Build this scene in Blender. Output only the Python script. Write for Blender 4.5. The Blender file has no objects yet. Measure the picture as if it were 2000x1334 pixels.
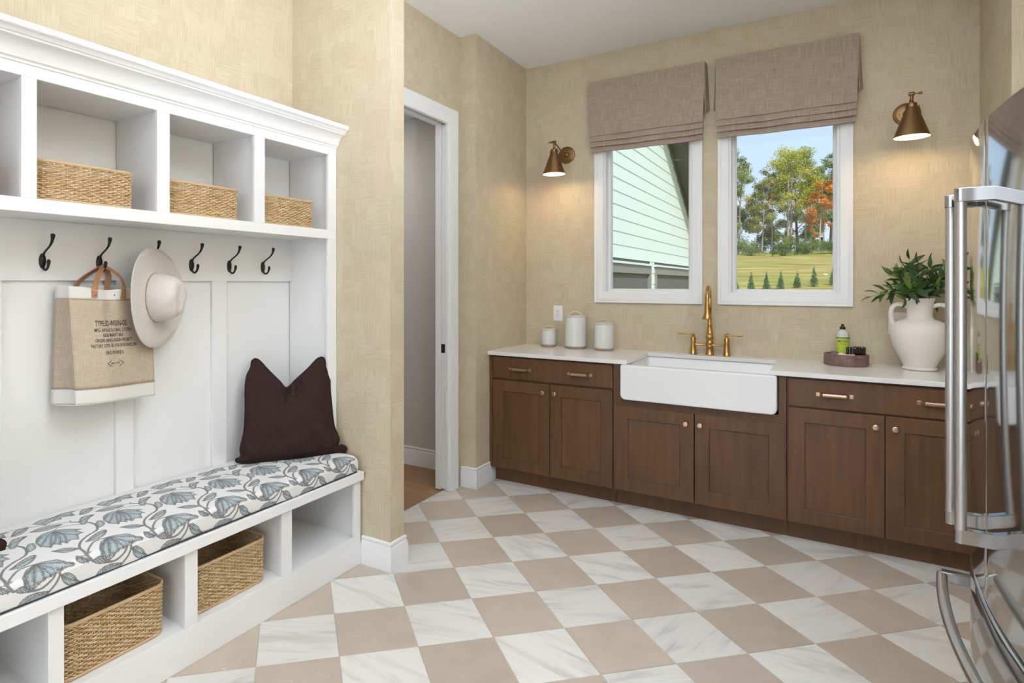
import bpy, math, random
import numpy as np
from mathutils import Vector, Matrix

SC = bpy.context.scene
COL = SC.collection
PI = math.pi
random.seed(7)

# ------------------------------------------------------------------ camera
CAM_H = 1.41
YAW = math.radians(33.55)
cd = bpy.data.cameras.new('camera')
cam = bpy.data.objects.new('camera', cd)
COL.objects.link(cam)
cam.location = (0, 0, CAM_H)
cam.rotation_euler = (PI/2, 0, YAW)
cd.sensor_fit = 'HORIZONTAL'
cd.sensor_width = 36.0
cd.lens = 1193.8/2000*36.0
cd.shift_x = (1000-827.8)/2000
cd.shift_y = -(667-553.9)/2000
cd.clip_start = 0.05
cd.clip_end = 400
SC.camera = cam

# ------------------------------------------------------------------ colour management
SC.view_settings.view_transform = 'Standard'
SC.view_settings.look = 'None'
SC.view_settings.gamma = 1.0
SC.view_settings.use_curve_mapping = False
SC.view_settings.exposure = 0.31

# ------------------------------------------------------------------ sky
W = bpy.data.worlds.new('sky')
SC.world = W
W.use_nodes = True
nt = W.node_tree
nt.nodes.clear()
wo = nt.nodes.new('ShaderNodeOutputWorld')
bg = nt.nodes.new('ShaderNodeBackground')
tc = nt.nodes.new('ShaderNodeTexCoord')
sx = nt.nodes.new('ShaderNodeSeparateXYZ')
rp = nt.nodes.new('ShaderNodeValToRGB')
rp.color_ramp.elements[0].position = 0.0
rp.color_ramp.elements[0].color = (0.75, 0.83, 0.93, 1)
rp.color_ramp.elements[1].position = 0.45
rp.color_ramp.elements[1].color = (0.42, 0.62, 0.98, 1)
e = rp.color_ramp.elements.new(0.16)
e.color = (0.64, 0.79, 1.0, 1)
nz = nt.nodes.new('ShaderNodeTexNoise')
nz.inputs['Scale'].default_value = 3.2
nz.inputs['Detail'].default_value = 6
nz.inputs['Roughness'].default_value = 0.6
mp = nt.nodes.new('ShaderNodeMapping')
mp.inputs['Scale'].default_value = (1, 1, 3.0)
mp.inputs['Location'].default_value = (0.9, 0.3, 0.15)
cr = nt.nodes.new('ShaderNodeValToRGB')
cr.color_ramp.elements[0].position = 0.55
cr.color_ramp.elements[0].color = (0, 0, 0, 1)
cr.color_ramp.elements[1].position = 0.78
cr.color_ramp.elements[1].color = (1, 1, 1, 1)
mx = nt.nodes.new('ShaderNodeMix')
mx.data_type = 'RGBA'
mx.inputs['B'].default_value = (0.95, 0.96, 0.99, 1)
L = nt.links.new
L(tc.outputs['Generated'], sx.inputs[0])
L(sx.outputs['Z'], rp.inputs[0])
L(tc.outputs['Generated'], mp.inputs[0])
L(mp.outputs[0], nz.inputs['Vector'])
L(nz.outputs['Fac'], cr.inputs[0])
L(cr.outputs[0], mx.inputs['Factor'])
L(rp.outputs[0], mx.inputs['A'])
L(mx.outputs['Result'], bg.inputs['Color'])
bg.inputs['Strength'].default_value = 0.87
L(bg.outputs[0], wo.inputs[0])

def sun(name, direction, strength, angle, color):
    d = bpy.data.lights.new(name, 'SUN')
    d.energy = strength; d.angle = angle; d.color = color
    o = bpy.data.objects.new(name, d); COL.objects.link(o)
    o.rotation_euler = Vector(direction).to_track_quat('-Z', 'Y').to_euler()
    return o
sun('sunlight', (-0.45, 0.65, -0.75), 3.0, 0.02, (1.0, 0.93, 0.8))

def area(name, loc, target, size, energy, color, shape='RECTANGLE', spread=PI):
    d = bpy.data.lights.new(name, 'AREA')
    d.shape = shape
    d.size = size[0]
    if shape in ('RECTANGLE', 'ELLIPSE'):
        d.size_y = size[1]
    d.energy = energy; d.color = color; d.spread = spread
    o = bpy.data.objects.new(name, d); COL.objects.link(o)
    o.location = loc
    o.rotation_euler = (Vector(target)-Vector(loc)).to_track_quat('-Z', 'Y').to_euler()
    return o
# added fill lights without fixtures, and the room's warm downlights
area('rear_fill', (-0.5, -2.7, 1.6), (-0.5, 2, 1.3), (3.0, 2.4), 51, (0.82, 0.905, 1.0))  # added soft frontal fill in front of the closed rear wall
area('ceiling_fill', (-0.7, 2.5, 3.11), (-0.7, 2.5, 0), (2.0, 2.8), 8, (0.84, 0.91, 1.0))  # added broad fill for the deep end of the room, no fixture
area('upward_fill', (0.70, 1.08, 1.2), (0.60, 1.75, 3.1), (0.5, 0.5), 178, (0.83, 0.903, 1.0), 'RECTANGLE', math.radians(140))  # added light out of view, aimed up to brighten the ceiling
for q, (lx, ly) in enumerate(((-1.75, 1.55), (-1.75, 0.35), (-0.3, 2.5))):
    area('downlight', (lx, ly, 3.11), (lx, ly, 0), (0.13, 0.13), 0.25, (1.0, 0.74, 0.46), 'DISK')
area('hall_fill', (-3.1, 3.25, 2.69), (-3.1, 3.25, 0), (0.3, 0.3), 6, (1.0, 0.97, 0.92), 'DISK')  # added unseen fill that lifts the hall wall and planks

# ------------------------------------------------------------------ materials
def srgb(r, g, b):
    f = lambda c: (c/255/12.92) if c/255 <= 0.04045 else ((c/255+0.055)/1.055)**2.4
    return (f(r), f(g), f(b))

MATS = {}
def mat(name, color, rough=0.5, metal=0.0, spec=0.5, emit=None, coat=0.0):
    m = bpy.data.materials.new(name); m.use_nodes = True
    b = m.node_tree.nodes['Principled BSDF']
    b.inputs['Base Color'].default_value = (*color, 1)
    b.inputs['Roughness'].default_value = rough
    b.inputs['Metallic'].default_value = metal
    b.inputs['Specular IOR Level'].default_value = spec
    b.inputs['Coat Weight'].default_value = coat
    if emit:
        b.inputs['Emission Color'].default_value = (*emit[:3], 1)
        b.inputs['Emission Strength'].default_value = emit[3]
    MATS[name] = m
    return m

class NT:
    """small helper for node graphs"""
    def __init__(s, m):
        s.m = m; s.t = m.node_tree; s.b = s.t.nodes['Principled BSDF']
    def n(s, typ, **kw):
        x = s.t.nodes.new(typ)
        for k, v in kw.items():
            if k.startswith('i_'):
                x.inputs[k[2:].replace('_', ' ')].default_value = v
            else:
                setattr(x, k, v)
        return x
    def l(s, a, b): s.t.links.new(a, b)
    def ramp(s, fac, stops):
        r = s.n('ShaderNodeValToRGB')
        el = r.color_ramp.elements
        el[0].position, el[0].color = stops[0][0], (*stops[0][1], 1)
        el[1].position, el[1].color = stops[-1][0], (*stops[-1][1], 1)
        for p, c in stops[1:-1]:
            q = el.new(p); q.color = (*c, 1)
        s.l(fac, r.inputs[0]); return r.outputs[0]
    def mixc(s, fac, a, b, blend='MIX'):
        x = s.n('ShaderNodeMix', data_type='RGBA', blend_type=blend)
        for sock, v in (('Factor', fac), ('A', a), ('B', b)):
            if isinstance(v, (int, float)): x.inputs[sock].default_value = v
            elif isinstance(v, tuple): x.inputs[sock].default_value = (*v, 1)
            else: s.l(v, x.inputs[sock])
        return x.outputs['Result']
    def math(s, op, a, b=0.0):
        x = s.n('ShaderNodeMath', operation=op)
        for i, v in enumerate((a, b)):
            if isinstance(v, (int, float)): x.inputs[i].default_value = v
            else: s.l(v, x.inputs[i])
        return x.outputs[0]
    def noise(s, vec, scale, detail=3, rough=0.5):
        x = s.n('ShaderNodeTexNoise', i_Scale=scale, i_Detail=detail, i_Roughness=rough)
        if vec is not None: s.l(vec, x.inputs['Vector'])
        return x.outputs['Fac']
    def mapping(s, vec, scale=(1, 1, 1), rot=(0, 0, 0), loc=(0, 0, 0)):
        x = s.n('ShaderNodeMapping')
        x.inputs['Scale'].default_value = scale; x.inputs['Rotation'].default_value = rot
        x.inputs['Location'].default_value = loc
        s.l(vec, x.inputs[0]); return x.outputs[0]
    def bump(s, h, strength=0.2, dist=0.002):
        x = s.n('ShaderNodeBump'); x.inputs['Strength'].default_value = strength
        x.inputs['Distance'].default_value = dist
        s.l(h, x.inputs['Height']); s.l(x.outputs[0], s.b.inputs['Normal'])
    def color(s, c): s.l(c, s.b.inputs['Base Color'])
    def pos(s): return s.n('ShaderNodeNewGeometry').outputs['Position']
    def obj(s): return s.n('ShaderNodeTexCoord').outputs['Object']

def wallpaper(name, axis):
    """woven grasscloth: patches of horizontal and of vertical strokes"""
    m = mat(name, (.6, .5, .4), 0.75, spec=0.25); t = NT(m)
    p = t.n('ShaderNodeSeparateXYZ'); t.l(t.pos(), p.inputs[0])
    c = t.n('ShaderNodeCombineXYZ')
    t.l(p.outputs[axis], c.inputs[0]); t.l(p.outputs['Z'], c.inputs[1])
    v = c.outputs[0]
    wob = t.n('ShaderNodeTexNoise', i_Scale=5.0, i_Detail=2.0); t.l(v, wob.inputs['Vector'])
    ad = t.n('ShaderNodeVectorMath', operation='MULTIPLY_ADD')
    t.l(wob.outputs['Color'], ad.inputs[0]); ad.inputs[1].default_value = (.03, .03, 0); t.l(v, ad.inputs[2])
    vo = t.n('ShaderNodeTexVoronoi', distance='CHEBYCHEV', i_Scale=13.0, i_Randomness=0.6)
    t.l(ad.outputs[0], vo.inputs['Vector'])
    cc = t.n('ShaderNodeSeparateColor'); t.l(vo.outputs['Color'], cc.inputs[0])
    sel = t.n('ShaderNodeMath', operation='GREATER_THAN'); t.l(cc.outputs[0], sel.inputs[0]); sel.inputs[1].default_value = 0.6
    h = t.noise(t.mapping(v, (9, 210, 1)), 1.0, 3, 0.6)
    ve = t.noise(t.mapping(v, (230, 8, 1)), 1.0, 3, 0.6)
    mxn = t.n('ShaderNodeMix'); t.l(sel.outputs[0], mxn.inputs[0]); t.l(ve, mxn.inputs[2]); t.l(h, mxn.inputs[3])
    fine = t.noise(t.mapping(v, (330, 20, 1)), 1.0, 2)
    a = t.math('ADD', t.math('MULTIPLY', mxn.outputs[0], 0.8), t.math('MULTIPLY', fine, 0.2))
    a = t.math('ADD', a, t.math('MULTIPLY', t.math('SUBTRACT', cc.outputs[1], 0.5), 0.12))
    col = t.ramp(a, [(0.24, (0.485, 0.405, 0.285)), (0.5, (0.59, 0.507, 0.378)), (0.76, (0.675, 0.597, 0.468))])
    tint = t.ramp(t.noise(v, 3.5, 2), [(0.35, (0.97, 1.0, 0.95)), (0.65, (1.0, 0.96, 0.95))])
    col = t.mixc(1.0, col, tint, 'MULTIPLY')
    t.color(col); t.bump(a, 0.25, 0.002)
    return m
WP_X = wallpaper('wallpaper_along_x', 'X')
WP_Y = wallpaper('wallpaper_along_y', 'Y')

WHITE = mat('white_paint', (0.83, 0.83, 0.83), 0.38, spec=0.4)
TRIM = mat('white_trim_paint', (0.83, 0.83, 0.83), 0.35, spec=0.4)
CEIL = mat('ceiling_paint', (0.91, 0.91, 0.91), 0.8, spec=0.2)
GREYWALL = mat('grey_wall_paint', (0.62, 0.61, 0.59), 0.7, spec=0.3)
BLACK = mat('black_metal', (0.012, 0.011, 0.010), 0.42, 0.3)
GAP = mat('dark_gap', (0.02, 0.018, 0.016), 0.8)
COUNTER = mat('cream_quartz', (0.79, 0.775, 0.75), 0.22, spec=0.5)
PORC = mat('white_fireclay', (0.84, 0.84, 0.84), 0.12, spec=0.5, coat=0.3)
BRASS = mat('polished_brass', (0.56, 0.33, 0.11), 0.30, 1.0)
BRONZE = mat('antique_brass', (0.25, 0.15, 0.068), 0.38, 1.0)
PULLB = mat('champagne_bronze', (0.60, 0.42, 0.29), 0.3, 1.0)
CREAMCER = mat('matte_cream_ceramic', (0.80, 0.765, 0.70), 0.55, spec=0.35)
JARW = mat('white_glaze', (0.70, 0.70, 0.68), 0.3, coat=0.2)
JARB = mat('bare_clay', (0.34, 0.27, 0.19), 0.75)
LIDC = mat('putty_glaze', (0.62, 0.59, 0.52), 0.45)
LEATHER = mat('tan_leather', (0.40, 0.20, 0.10), 0.5)
RIVET = mat('copper_rivet', (0.55, 0.30, 0.2), 0.3, 1.0)
INK = mat('dark_print', (0.045, 0.042, 0.04), 0.8)
CANVAS = mat('white_canvas', (0.74, 0.72, 0.68), 0.75, spec=0.2)
CHROME = mat('chrome', (0.33, 0.325, 0.32), 0.09, 1.0)
DKCASE = mat('dark_grey_casing', (0.10, 0.10, 0.105), 0.5, 0.4)
RATTAN_RIM = mat('rattan_rim', (0.55, 0.38, 0.22), 0.55)
PLASTICB = mat('black_plastic', (0.01, 0.01, 0.01), 0.4)
SIDING = mat('painted_siding', (0.80, 0.90, 0.84), 0.6, spec=0.3)
SOFFIT = mat('grey_soffit_paint', (0.16, 0.16, 0.145), 0.7)
TAUPE = mat('taupe_window_trim', (0.30, 0.29, 0.27), 0.6)
ROOF = mat('dark_roof_shingle', (0.06, 0.06, 0.06), 0.85)
SOAPL = mat('lime_label', (0.50, 0.60, 0.06), 0.5)
BULB = mat('glowing_bulb', (1, 1, 1), 0.4, emit=(1.0, 0.80, 0.52, 14))
WHITE_IN = mat('white_enamel', (0.9, 0.88, 0.84), 0.4)
VOTIVE = mat('dark_amber_glass', (0.02, 0.012, 0.008), 0.1, coat=0.4)
STONEW = mat('pale_soap', (0.80, 0.62, 0.46), 0.45)
STONEG = mat('grey_stone', (0.13, 0.14, 0.15), 0.5)
AMBER = mat('amber_wood', (0.40, 0.16, 0.04), 0.4)
NEUTRAL = mat('rear_wall_paint', (0.72, 0.72, 0.72), 0.8)

def wood_mat():
    m = mat('brown_stained_maple', (0.12, 0.06, 0.035), 0.42, spec=0.4); t = NT(m)
    o = t.n('ShaderNodeObjectInfo')
    ad = t.n('ShaderNodeVectorMath', operation='ADD'); t.l(t.pos(), ad.inputs[0]); t.l(o.outputs['Random'], ad.inputs[1])
    a = t.noise(t.mapping(ad.outputs[0], (22, 22, 1.6)), 1.5, 5, 0.6)
    b = t.noise(ad.outputs[0], 3.0, 3)
    c = t.ramp(a, [(0.3, (0.105, 0.050, 0.021)), (0.7, (0.152, 0.077, 0.034))])
    d = t.ramp(b, [(0.3, (0.80, 0.80, 0.80)), (0.7, (1.1, 1.07, 1.05))])
    t.color(t.mixc(1.0, c, d, 'MULTIPLY')); t.bump(a, 0.05)
    return m
WOOD = wood_mat()

def linen_mat(name, c0, c1, sc=1.0, axes=('X', 'Z')):
    m = mat(name, c0, 0.85, spec=0.15); t = NT(m)
    p = t.n('ShaderNodeSeparateXYZ'); t.l(t.obj(), p.inputs[0])
    c = t.n('ShaderNodeCombineXYZ'); t.l(p.outputs[axes[0]], c.inputs[0]); t.l(p.outputs[axes[1]], c.inputs[1])
    v = c.outputs[0]
    a = t.noise(t.mapping(v, (16*sc, 420*sc, 1)), 1, 3, 0.65)
    b = t.noise(t.mapping(v, (420*sc, 16*sc, 1)), 1, 3, 0.65)
    s = t.math('ADD', t.math('MULTIPLY', a, .5), t.math('MULTIPLY', b, .5))
    t.color(t.ramp(s, [(0.36, c0), (0.64, c1)])); t.bump(s, 0.3, 0.0015)
    return m
SHADE = linen_mat('taupe_linen', (0.275, 0.212, 0.165), (0.49, 0.39, 0.315), 0.6)
JUTE = linen_mat('natural_jute', (0.41, 0.33, 0.245), (0.61, 0.51, 0.405), 1.3, ('Y', 'Z'))
PILLOW = linen_mat('dark_brown_linen', (0.022, 0.011, 0.010), (0.045, 0.025, 0.022), 1.0, ('Y', 'Z'))

def felt_mat():
    m = mat('pale_felt', (0.62, 0.57, 0.53), 0.95, spec=0.1); t = NT(m)
    t.b.inputs['Sheen Weight'].default_value = 0.2
    n = t.noise(t.obj(), 90, 4); t.color(t.ramp(n, [(0.3, (0.60, 0.555, 0.515)), (0.7, (0.65, 0.605, 0.565))])); t.bump(n, 0.1)
    return m
FELT = felt_mat()

def tile_mat(name, white):
    m = mat(name, (.6, .6, .6), 0.32, spec=0.4); t = NT(m)
    oi = t.n('ShaderNodeObjectInfo'); r = oi.outputs['Random']
    rot = t.n('ShaderNodeVectorRotate', rotation_type='Z_AXIS')
    t.l(t.obj(), rot.inputs['Vector'])
    t.l(t.math('MULTIPLY', t.math('SUBTRACT', r, 0.35), 1.6), rot.inputs['Angle'])
    off = t.n('ShaderNodeVectorMath', operation='MULTIPLY_ADD')
    cmb = t.n('ShaderNodeCombineXYZ')
    for i, k in enumerate((37.0, 61.0, 83.0)): t.l(t.math('MULTIPLY', r, k), cmb.inputs[i])
    t.l(rot.outputs[0], off.inputs[0]); off.inputs[1].default_value = (1, 1, 1); t.l(cmb.outputs[0], off.inputs[2])
    v = off.outputs[0]
    if white:
        w = t.n('ShaderNodeTexNoise', i_Scale=1.0, i_Detail=6.0, i_Roughness=0.62, i_Distortion=0.6)
        t.l(t.mapping(v, (2.6, 15, 1)), w.inputs['Vector'])
        v1 = t.ramp(w.outputs['Fac'], [(0.33, (0.53, 0.52, 0.50)), (0.42, (0.64, 0.62, 0.58)), (0.50, (0.71, 0.69, 0.65)), (0.7, (0.735, 0.715, 0.675))])
        base = v1
    else:
        w = t.noise(v, 9, 5, 0.6)
        base = t.ramp(w, [(0.3, (0.47, 0.395, 0.322)), (0.7, (0.525, 0.445, 0.368))])
        vv = t.n('ShaderNodeTexVoronoi', feature='DISTANCE_TO_EDGE', i_Scale=7.0); 
        ws = t.n('ShaderNodeVectorMath', operation='MULTIPLY_ADD'); nn = t.n('ShaderNodeTexNoise', i_Scale=8.0)
        t.l(v, nn.inputs['Vector']); t.l(nn.outputs['Color'], ws.inputs[0]); ws.inputs[1].default_value = (.25, .25, .25); t.l(v, ws.inputs[2])
        t.l(ws.outputs[0], vv.inputs['Vector'])
        edge = t.math('LESS_THAN', vv.outputs['Distance'], 0.006)
        msk = t.math('MULTIPLY', edge, t.math('GREATER_THAN', t.noise(v, 5, 2), 0.56))
        base = t.mixc(t.math('MULTIPLY', msk, 0.45), base, (0.66, 0.60, 0.53))
    tone = t.ramp(r, [(0.0, (0.93, 0.93, 0.93)), (1.0, (1.04, 1.04, 1.04))])
    t.color(t.mixc(1.0, base, tone, 'MULTIPLY'))
    return m
TILE_W = tile_mat('white_marble', True)
TILE_T = tile_mat('taupe_limestone', False)
GROUT = mat('cream_grout', (0.56, 0.49, 0.41), 0.85)

def plank_mat():
    m = mat('oak_plank', (0.25, 0.13, 0.06), 0.45); t = NT(m)
    a = t.noise(t.mapping(t.pos(), (2, 30, 1)), 1.5, 5)
    r = t.n('ShaderNodeObjectInfo').outputs['Random']
    c = t.ramp(a, [(0.3, (0.26, 0.14, 0.065)), (0.7, (0.38, 0.215, 0.11))])
    t.color(t.mixc(1.0, c, t.ramp(r, [(0, (.85, .85, .85)), (1, (1.12, 1.12, 1.12))]), 'MULTIPLY'))
    return m
PLANK = plank_mat()

def rattan_mat():
    m = mat('woven_rattan', (0.5, 0.33, 0.17), 0.5, spec=0.35); t = NT(m)
    n = t.noise(t.mapping(t.obj(), (28, 28, 130)), 1.0, 2)
    t.color(t.ramp(n, [(0.3, (0.46, 0.29, 0.13)), (0.5, (0.60, 0.42, 0.225)), (0.72, (0.72, 0.56, 0.36))]))
    return m
RATTAN = rattan_mat()

def steel_mat(name, rough, aniso, col):
    m = mat(name, col, rough, 1.0)
    m.node_tree.nodes['Principled BSDF'].inputs['Anisotropic'].default_value = aniso
    return m
STEEL = steel_mat('polished_steel_door', 0.075, 0.0, (0.46, 0.475, 0.48))
BRUSHED = steel_mat('brushed_steel', 0.30, 0.3, (0.52, 0.505, 0.495))

def glass_mat(name, tint):
    m = bpy.data.materials.new(name); m.use_nodes = True; t = m.node_tree
    t.nodes.clear()
    o = t.nodes.new('ShaderNodeOutputMaterial'); mix = t.nodes.new('ShaderNodeMixShader')
    tr = t.nodes.new('ShaderNodeBsdfTransparent'); gl = t.nodes.new('ShaderNodeBsdfGlossy')
    fr = t.nodes.new('ShaderNodeFresnel'); fr.inputs[0].default_value = 1.17
    tr.inputs[0].default_value = (*tint, 1); gl.inputs['Roughness'].default_value = 0.0
    t.links.new(fr.outputs[0], mix.inputs[0]); t.links.new(tr.outputs[0], mix.inputs[1]); t.links.new(gl.outputs[0], mix.inputs[2])
    t.links.new(mix.outputs[0], o.inputs[0]); return m
GLASS = glass_mat('window_glass', (0.97, 0.99, 0.98))
DARKGLASS = mat('dark_window_glass', (0.035, 0.04, 0.038), 0.06, spec=0.6)
SOAPB = mat('milky_soap_bottle', (0.60, 0.64, 0.56), 0.2, coat=0.4)

def tray_mat():
    m = mat('mauve_marble', (0.2, 0.11, 0.1), 0.3); t = NT(m)
    n = t.noise(t.mapping(t.obj(), (14, 14, 40)), 1, 6, 0.7)
    t.color(t.ramp(n, [(0.3, (0.10, 0.055, 0.05)), (0.55, (0.21, 0.12, 0.115)), (0.66, (0.26, 0.16, 0.15)), (0.8, (0.55, 0.42, 0.38))]))
    return m
TRAY = tray_mat()

def leaf_mat(name, a, b, trans=0.3):
    m = mat(name, a, 0.45, spec=0.3); t = NT(m)
    n = t.noise(t.pos(), 14 if trans > .25 else 3, 2)
    col = t.ramp(n, [(0.35, a), (0.65, b)]); t.color(col)
    return m
def var_leaf(name, stops):
    m = mat(name, stops[0][1], 0.6, spec=0.15); t = NT(m)
    at = t.n('ShaderNodeAttribute', attribute_name='tone')
    c = t.ramp(at.outputs['Fac'], stops); t.color(c)
    return m
LEAF_A = leaf_mat('dark_glossy_leaf', (0.012, 0.040, 0.008), (0.035, 0.085, 0.018))
LEAF_B = leaf_mat('fresh_green_leaf', (0.06, 0.13, 0.02), (0.17, 0.26, 0.05))
STEMG = mat('olive_stem', (0.12, 0.09, 0.04), 0.6)
BARK = mat('grey_bark', (0.42, 0.38, 0.31), 0.9)
BARKD = mat('dark_bark', (0.10, 0.085, 0.065), 0.9)
F_GREEN = var_leaf('green_autumn_foliage', [(0, (0.10, 0.13, 0.04)), (0.5, (0.26, 0.32, 0.11)), (1, (0.46, 0.50, 0.24))])
F_YELL = var_leaf('yellow_green_foliage', [(0, (0.22, 0.25, 0.06)), (0.5, (0.50, 0.50, 0.10)), (1, (0.78, 0.70, 0.18))])
F_ORNG = var_leaf('orange_foliage', [(0, (0.34, 0.22, 0.06)), (0.5, (0.72, 0.30, 0.06)), (1, (0.90, 0.46, 0.14))])
F_MIX = var_leaf('mixed_turning_foliage', [(0, (0.12, 0.15, 0.04)), (0.5, (0.32, 0.34, 0.11)), (0.75, (0.52, 0.42, 0.16)), (1, (0.70, 0.36, 0.13))])
F_EVER = var_leaf('evergreen_foliage', [(0, (0.08, 0.12, 0.025)), (1, (0.27, 0.34, 0.10))])
F_CONE = var_leaf('conifer_needles', [(0, (0.06, 0.11, 0.035)), (1, (0.24, 0.36, 0.14))])
F_BUSH = var_leaf('bush_foliage', [(0, (0.10, 0.14, 0.02)), (1, (0.38, 0.44, 0.10))])

def grass_mat():
    m = mat('dry_lawn', (0.4, 0.36, 0.14), 0.95, spec=0.1); t = NT(m)
    a = t.noise(t.mapping(t.pos(), (0.35, 1.3, 1)), 1.0, 8, 0.7)
    b = t.noise(t.pos(), 0.12, 3)
    c = t.ramp(a, [(0.34, (0.25, 0.19, 0.045)), (0.5, (0.40, 0.32, 0.095)), (0.64, (0.52, 0.42, 0.17))])
    d = t.ramp(b, [(0.4, (0.85, 1.0, 0.75)), (0.6, (1.08, 1.02, 0.98))])
    t.color(t.mixc(1.0, c, d, 'MULTIPLY')); t.bump(a, 0.4, 0.1)
    return m
GRASS = grass_mat()

def attr_mat(name):
    m = mat(name, (.8, .8, .8), 0.85, spec=0.15); t = NT(m)
    at = t.n('ShaderNodeAttribute', attribute_name='print')
    t.color(at.outputs['Color'])
    n = t.noise(t.obj(), 600, 2); t.bump(n, 0.08, 0.001)
    return m
PRINT = attr_mat('printed_cotton')

# ------------------------------------------------------------------ mesh building
ORG = {}
class MB:
    def __init__(s): s.v = []; s.f = []
    def add(s, vs, fs):
        o = len(s.v); s.v += [tuple(p) for p in vs]; s.f += [tuple(i+o for i in f) for f in fs]; return s
    def box(s, x0, x1, y0, y1, z0, z1):
        vs = [(x, y, z) for x in (x0, x1) for y in (y0, y1) for z in (z0, z1)]
        return s.add(vs, [(0, 1, 3, 2), (4, 6, 7, 5), (0, 4, 5, 1), (2, 3, 7, 6), (0, 2, 6, 4), (1, 5, 7, 3)])
    def lathe(s, prof, c=(0, 0, 0), n=24, axis='Z', close=True, sx=1.0, sy=1.0):
        """prof: list of (r, z)"""
        vs = []
        for r, z in prof:
            for k in range(n):
                a = 2*PI*k/n; x, y = r*math.cos(a)*sx, r*math.sin(a)*sy
                p = (x, y, z) if axis == 'Z' else ((z, x, y) if axis == 'X' else (y, z, x))
                vs.append((p[0]+c[0], p[1]+c[1], p[2]+c[2]))
        fs = []
        for i in range(len(prof)-1):
            for k in range(n):
                fs.append((i*n+k, i*n+(k+1) % n, (i+1)*n+(k+1) % n, (i+1)*n+k))
        if close:
            if prof[0][0] > 1e-5: fs.append(tuple(range(n-1, -1, -1)))
            if prof[-1][0] > 1e-5: fs.append(tuple((len(prof)-1)*n+k for k in range(n)))
        return s.add(vs, fs)
    def tube(s, pts, rad, n=10, caps=True, flat=1.0, up=(0, 0, 1)):
        pts = [Vector(p) for p in pts]
        if not hasattr(rad, '__len__'): rad = [rad]*len(pts)
        vs = []; prev = None
        for i, p in enumerate(pts):
            t = (pts[min(i+1, len(pts)-1)]-pts[max(i-1, 0)])
            if t.length < 1e-9: t = Vector((0, 0, 1))
            t.normalize()
            if prev is None:
                u = Vector(up); u = u-t*u.dot(t)
                if u.length < 1e-3: u = Vector((1, 0, 0)); u = u-t*u.dot(t)
            else:
                u = prev-t*prev.dot(t)
                if u.length < 1e-4: u = Vector((1, 0.3, 0.2)); u = u-t*u.dot(t)
            u.normalize(); prev = u; w = t.cross(u)
            for k in range(n):
                a = 2*PI*k/n
                vs.append(p+u*(math.cos(a)*rad[i]*flat)+w*(math.sin(a)*rad[i]))
        fs = []
        m = len(pts)
        for i in range(m-1):
            for k in range(n):
                fs.append((i*n+k, i*n+(k+1) % n, (i+1)*n+(k+1) % n, (i+1)*n+k))
        if caps:
            fs.append(tuple(range(n-1, -1, -1))); fs.append(tuple((m-1)*n+k for k in range(n)))
        return s.add(vs, fs)
    def strip(s, rows, closed=False, cap=False):
        """rows: list of equally long point lists"""
        m = len(rows[0]); vs = [p for r in rows for p in r]; fs = []
        for i in range(len(rows)-1):
            for k in range(m if closed else m-1):
                fs.append((i*m+k, i*m+(k+1) % m, (i+1)*m+(k+1) % m, (i+1)*m+k))
        if cap and closed:
            fs.append(tuple(range(m-1, -1, -1))); fs.append(tuple((len(rows)-1)*m+k for k in range(m)))
        return s.add(vs, fs)
    def prism(s, poly, fn, h0, h1):
        """poly: 2D outline; fn(a, b, h) -> point"""
        n = len(poly)
        vs = [fn(a, b, h0) for a, b in poly]+[fn(a, b, h1) for a, b in poly]
        fs = [tuple(range(n-1, -1, -1)), tuple(range(n, 2*n))]+[(i, (i+1) % n, n+(i+1) % n, n+i) for i in range(n)]
        return s.add(vs, fs)
    def sweep(s, path, prof, fn, closed=False):
        """mitred sweep: path in 2D, prof (d, h) with d to the right of the path; fn(a, b, h) -> point"""
        n = len(path); rows = []
        for i in range(n):
            a = Vector(path[i])
            def nrm(p, q):
                d = (Vector(q)-Vector(p)).normalized(); return Vector((d.y, -d.x))
            if closed or 0 < i < n-1:
                n1 = nrm(path[i-1], path[i]); n2 = nrm(path[i], path[(i+1) % n])
                m = (n1+n2).normalized(); m = m/max(0.2, m.dot(n1))
            else:
                m = nrm(path[0], path[1]) if i == 0 else nrm(path[-2], path[-1])
            rows.append([fn(a.x+m.x*d, a.y+m.y*d, h) for d, h in prof])
        if closed: rows.append(rows[0])
        return s.strip(rows, closed=True, cap=not closed)

def wloc(o):
    return ORG.get(o.name, Vector((0, 0, 0)))

def tag(o, label=None, cat=None, group=None, kind=None):
    if label: o['label'] = label
    if cat: o['category'] = cat
    if group: o['group'] = group
    if kind: o['kind'] = kind
    return o

def thing(name, loc, label, cat, group=None):
    o = bpy.data.objects.new(name, None); COL.objects.link(o)
    o.location = loc; o.empty_display_size = 0.05
    ORG[o.name] = Vector(loc)
    return tag(o, label, cat, group)

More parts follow.
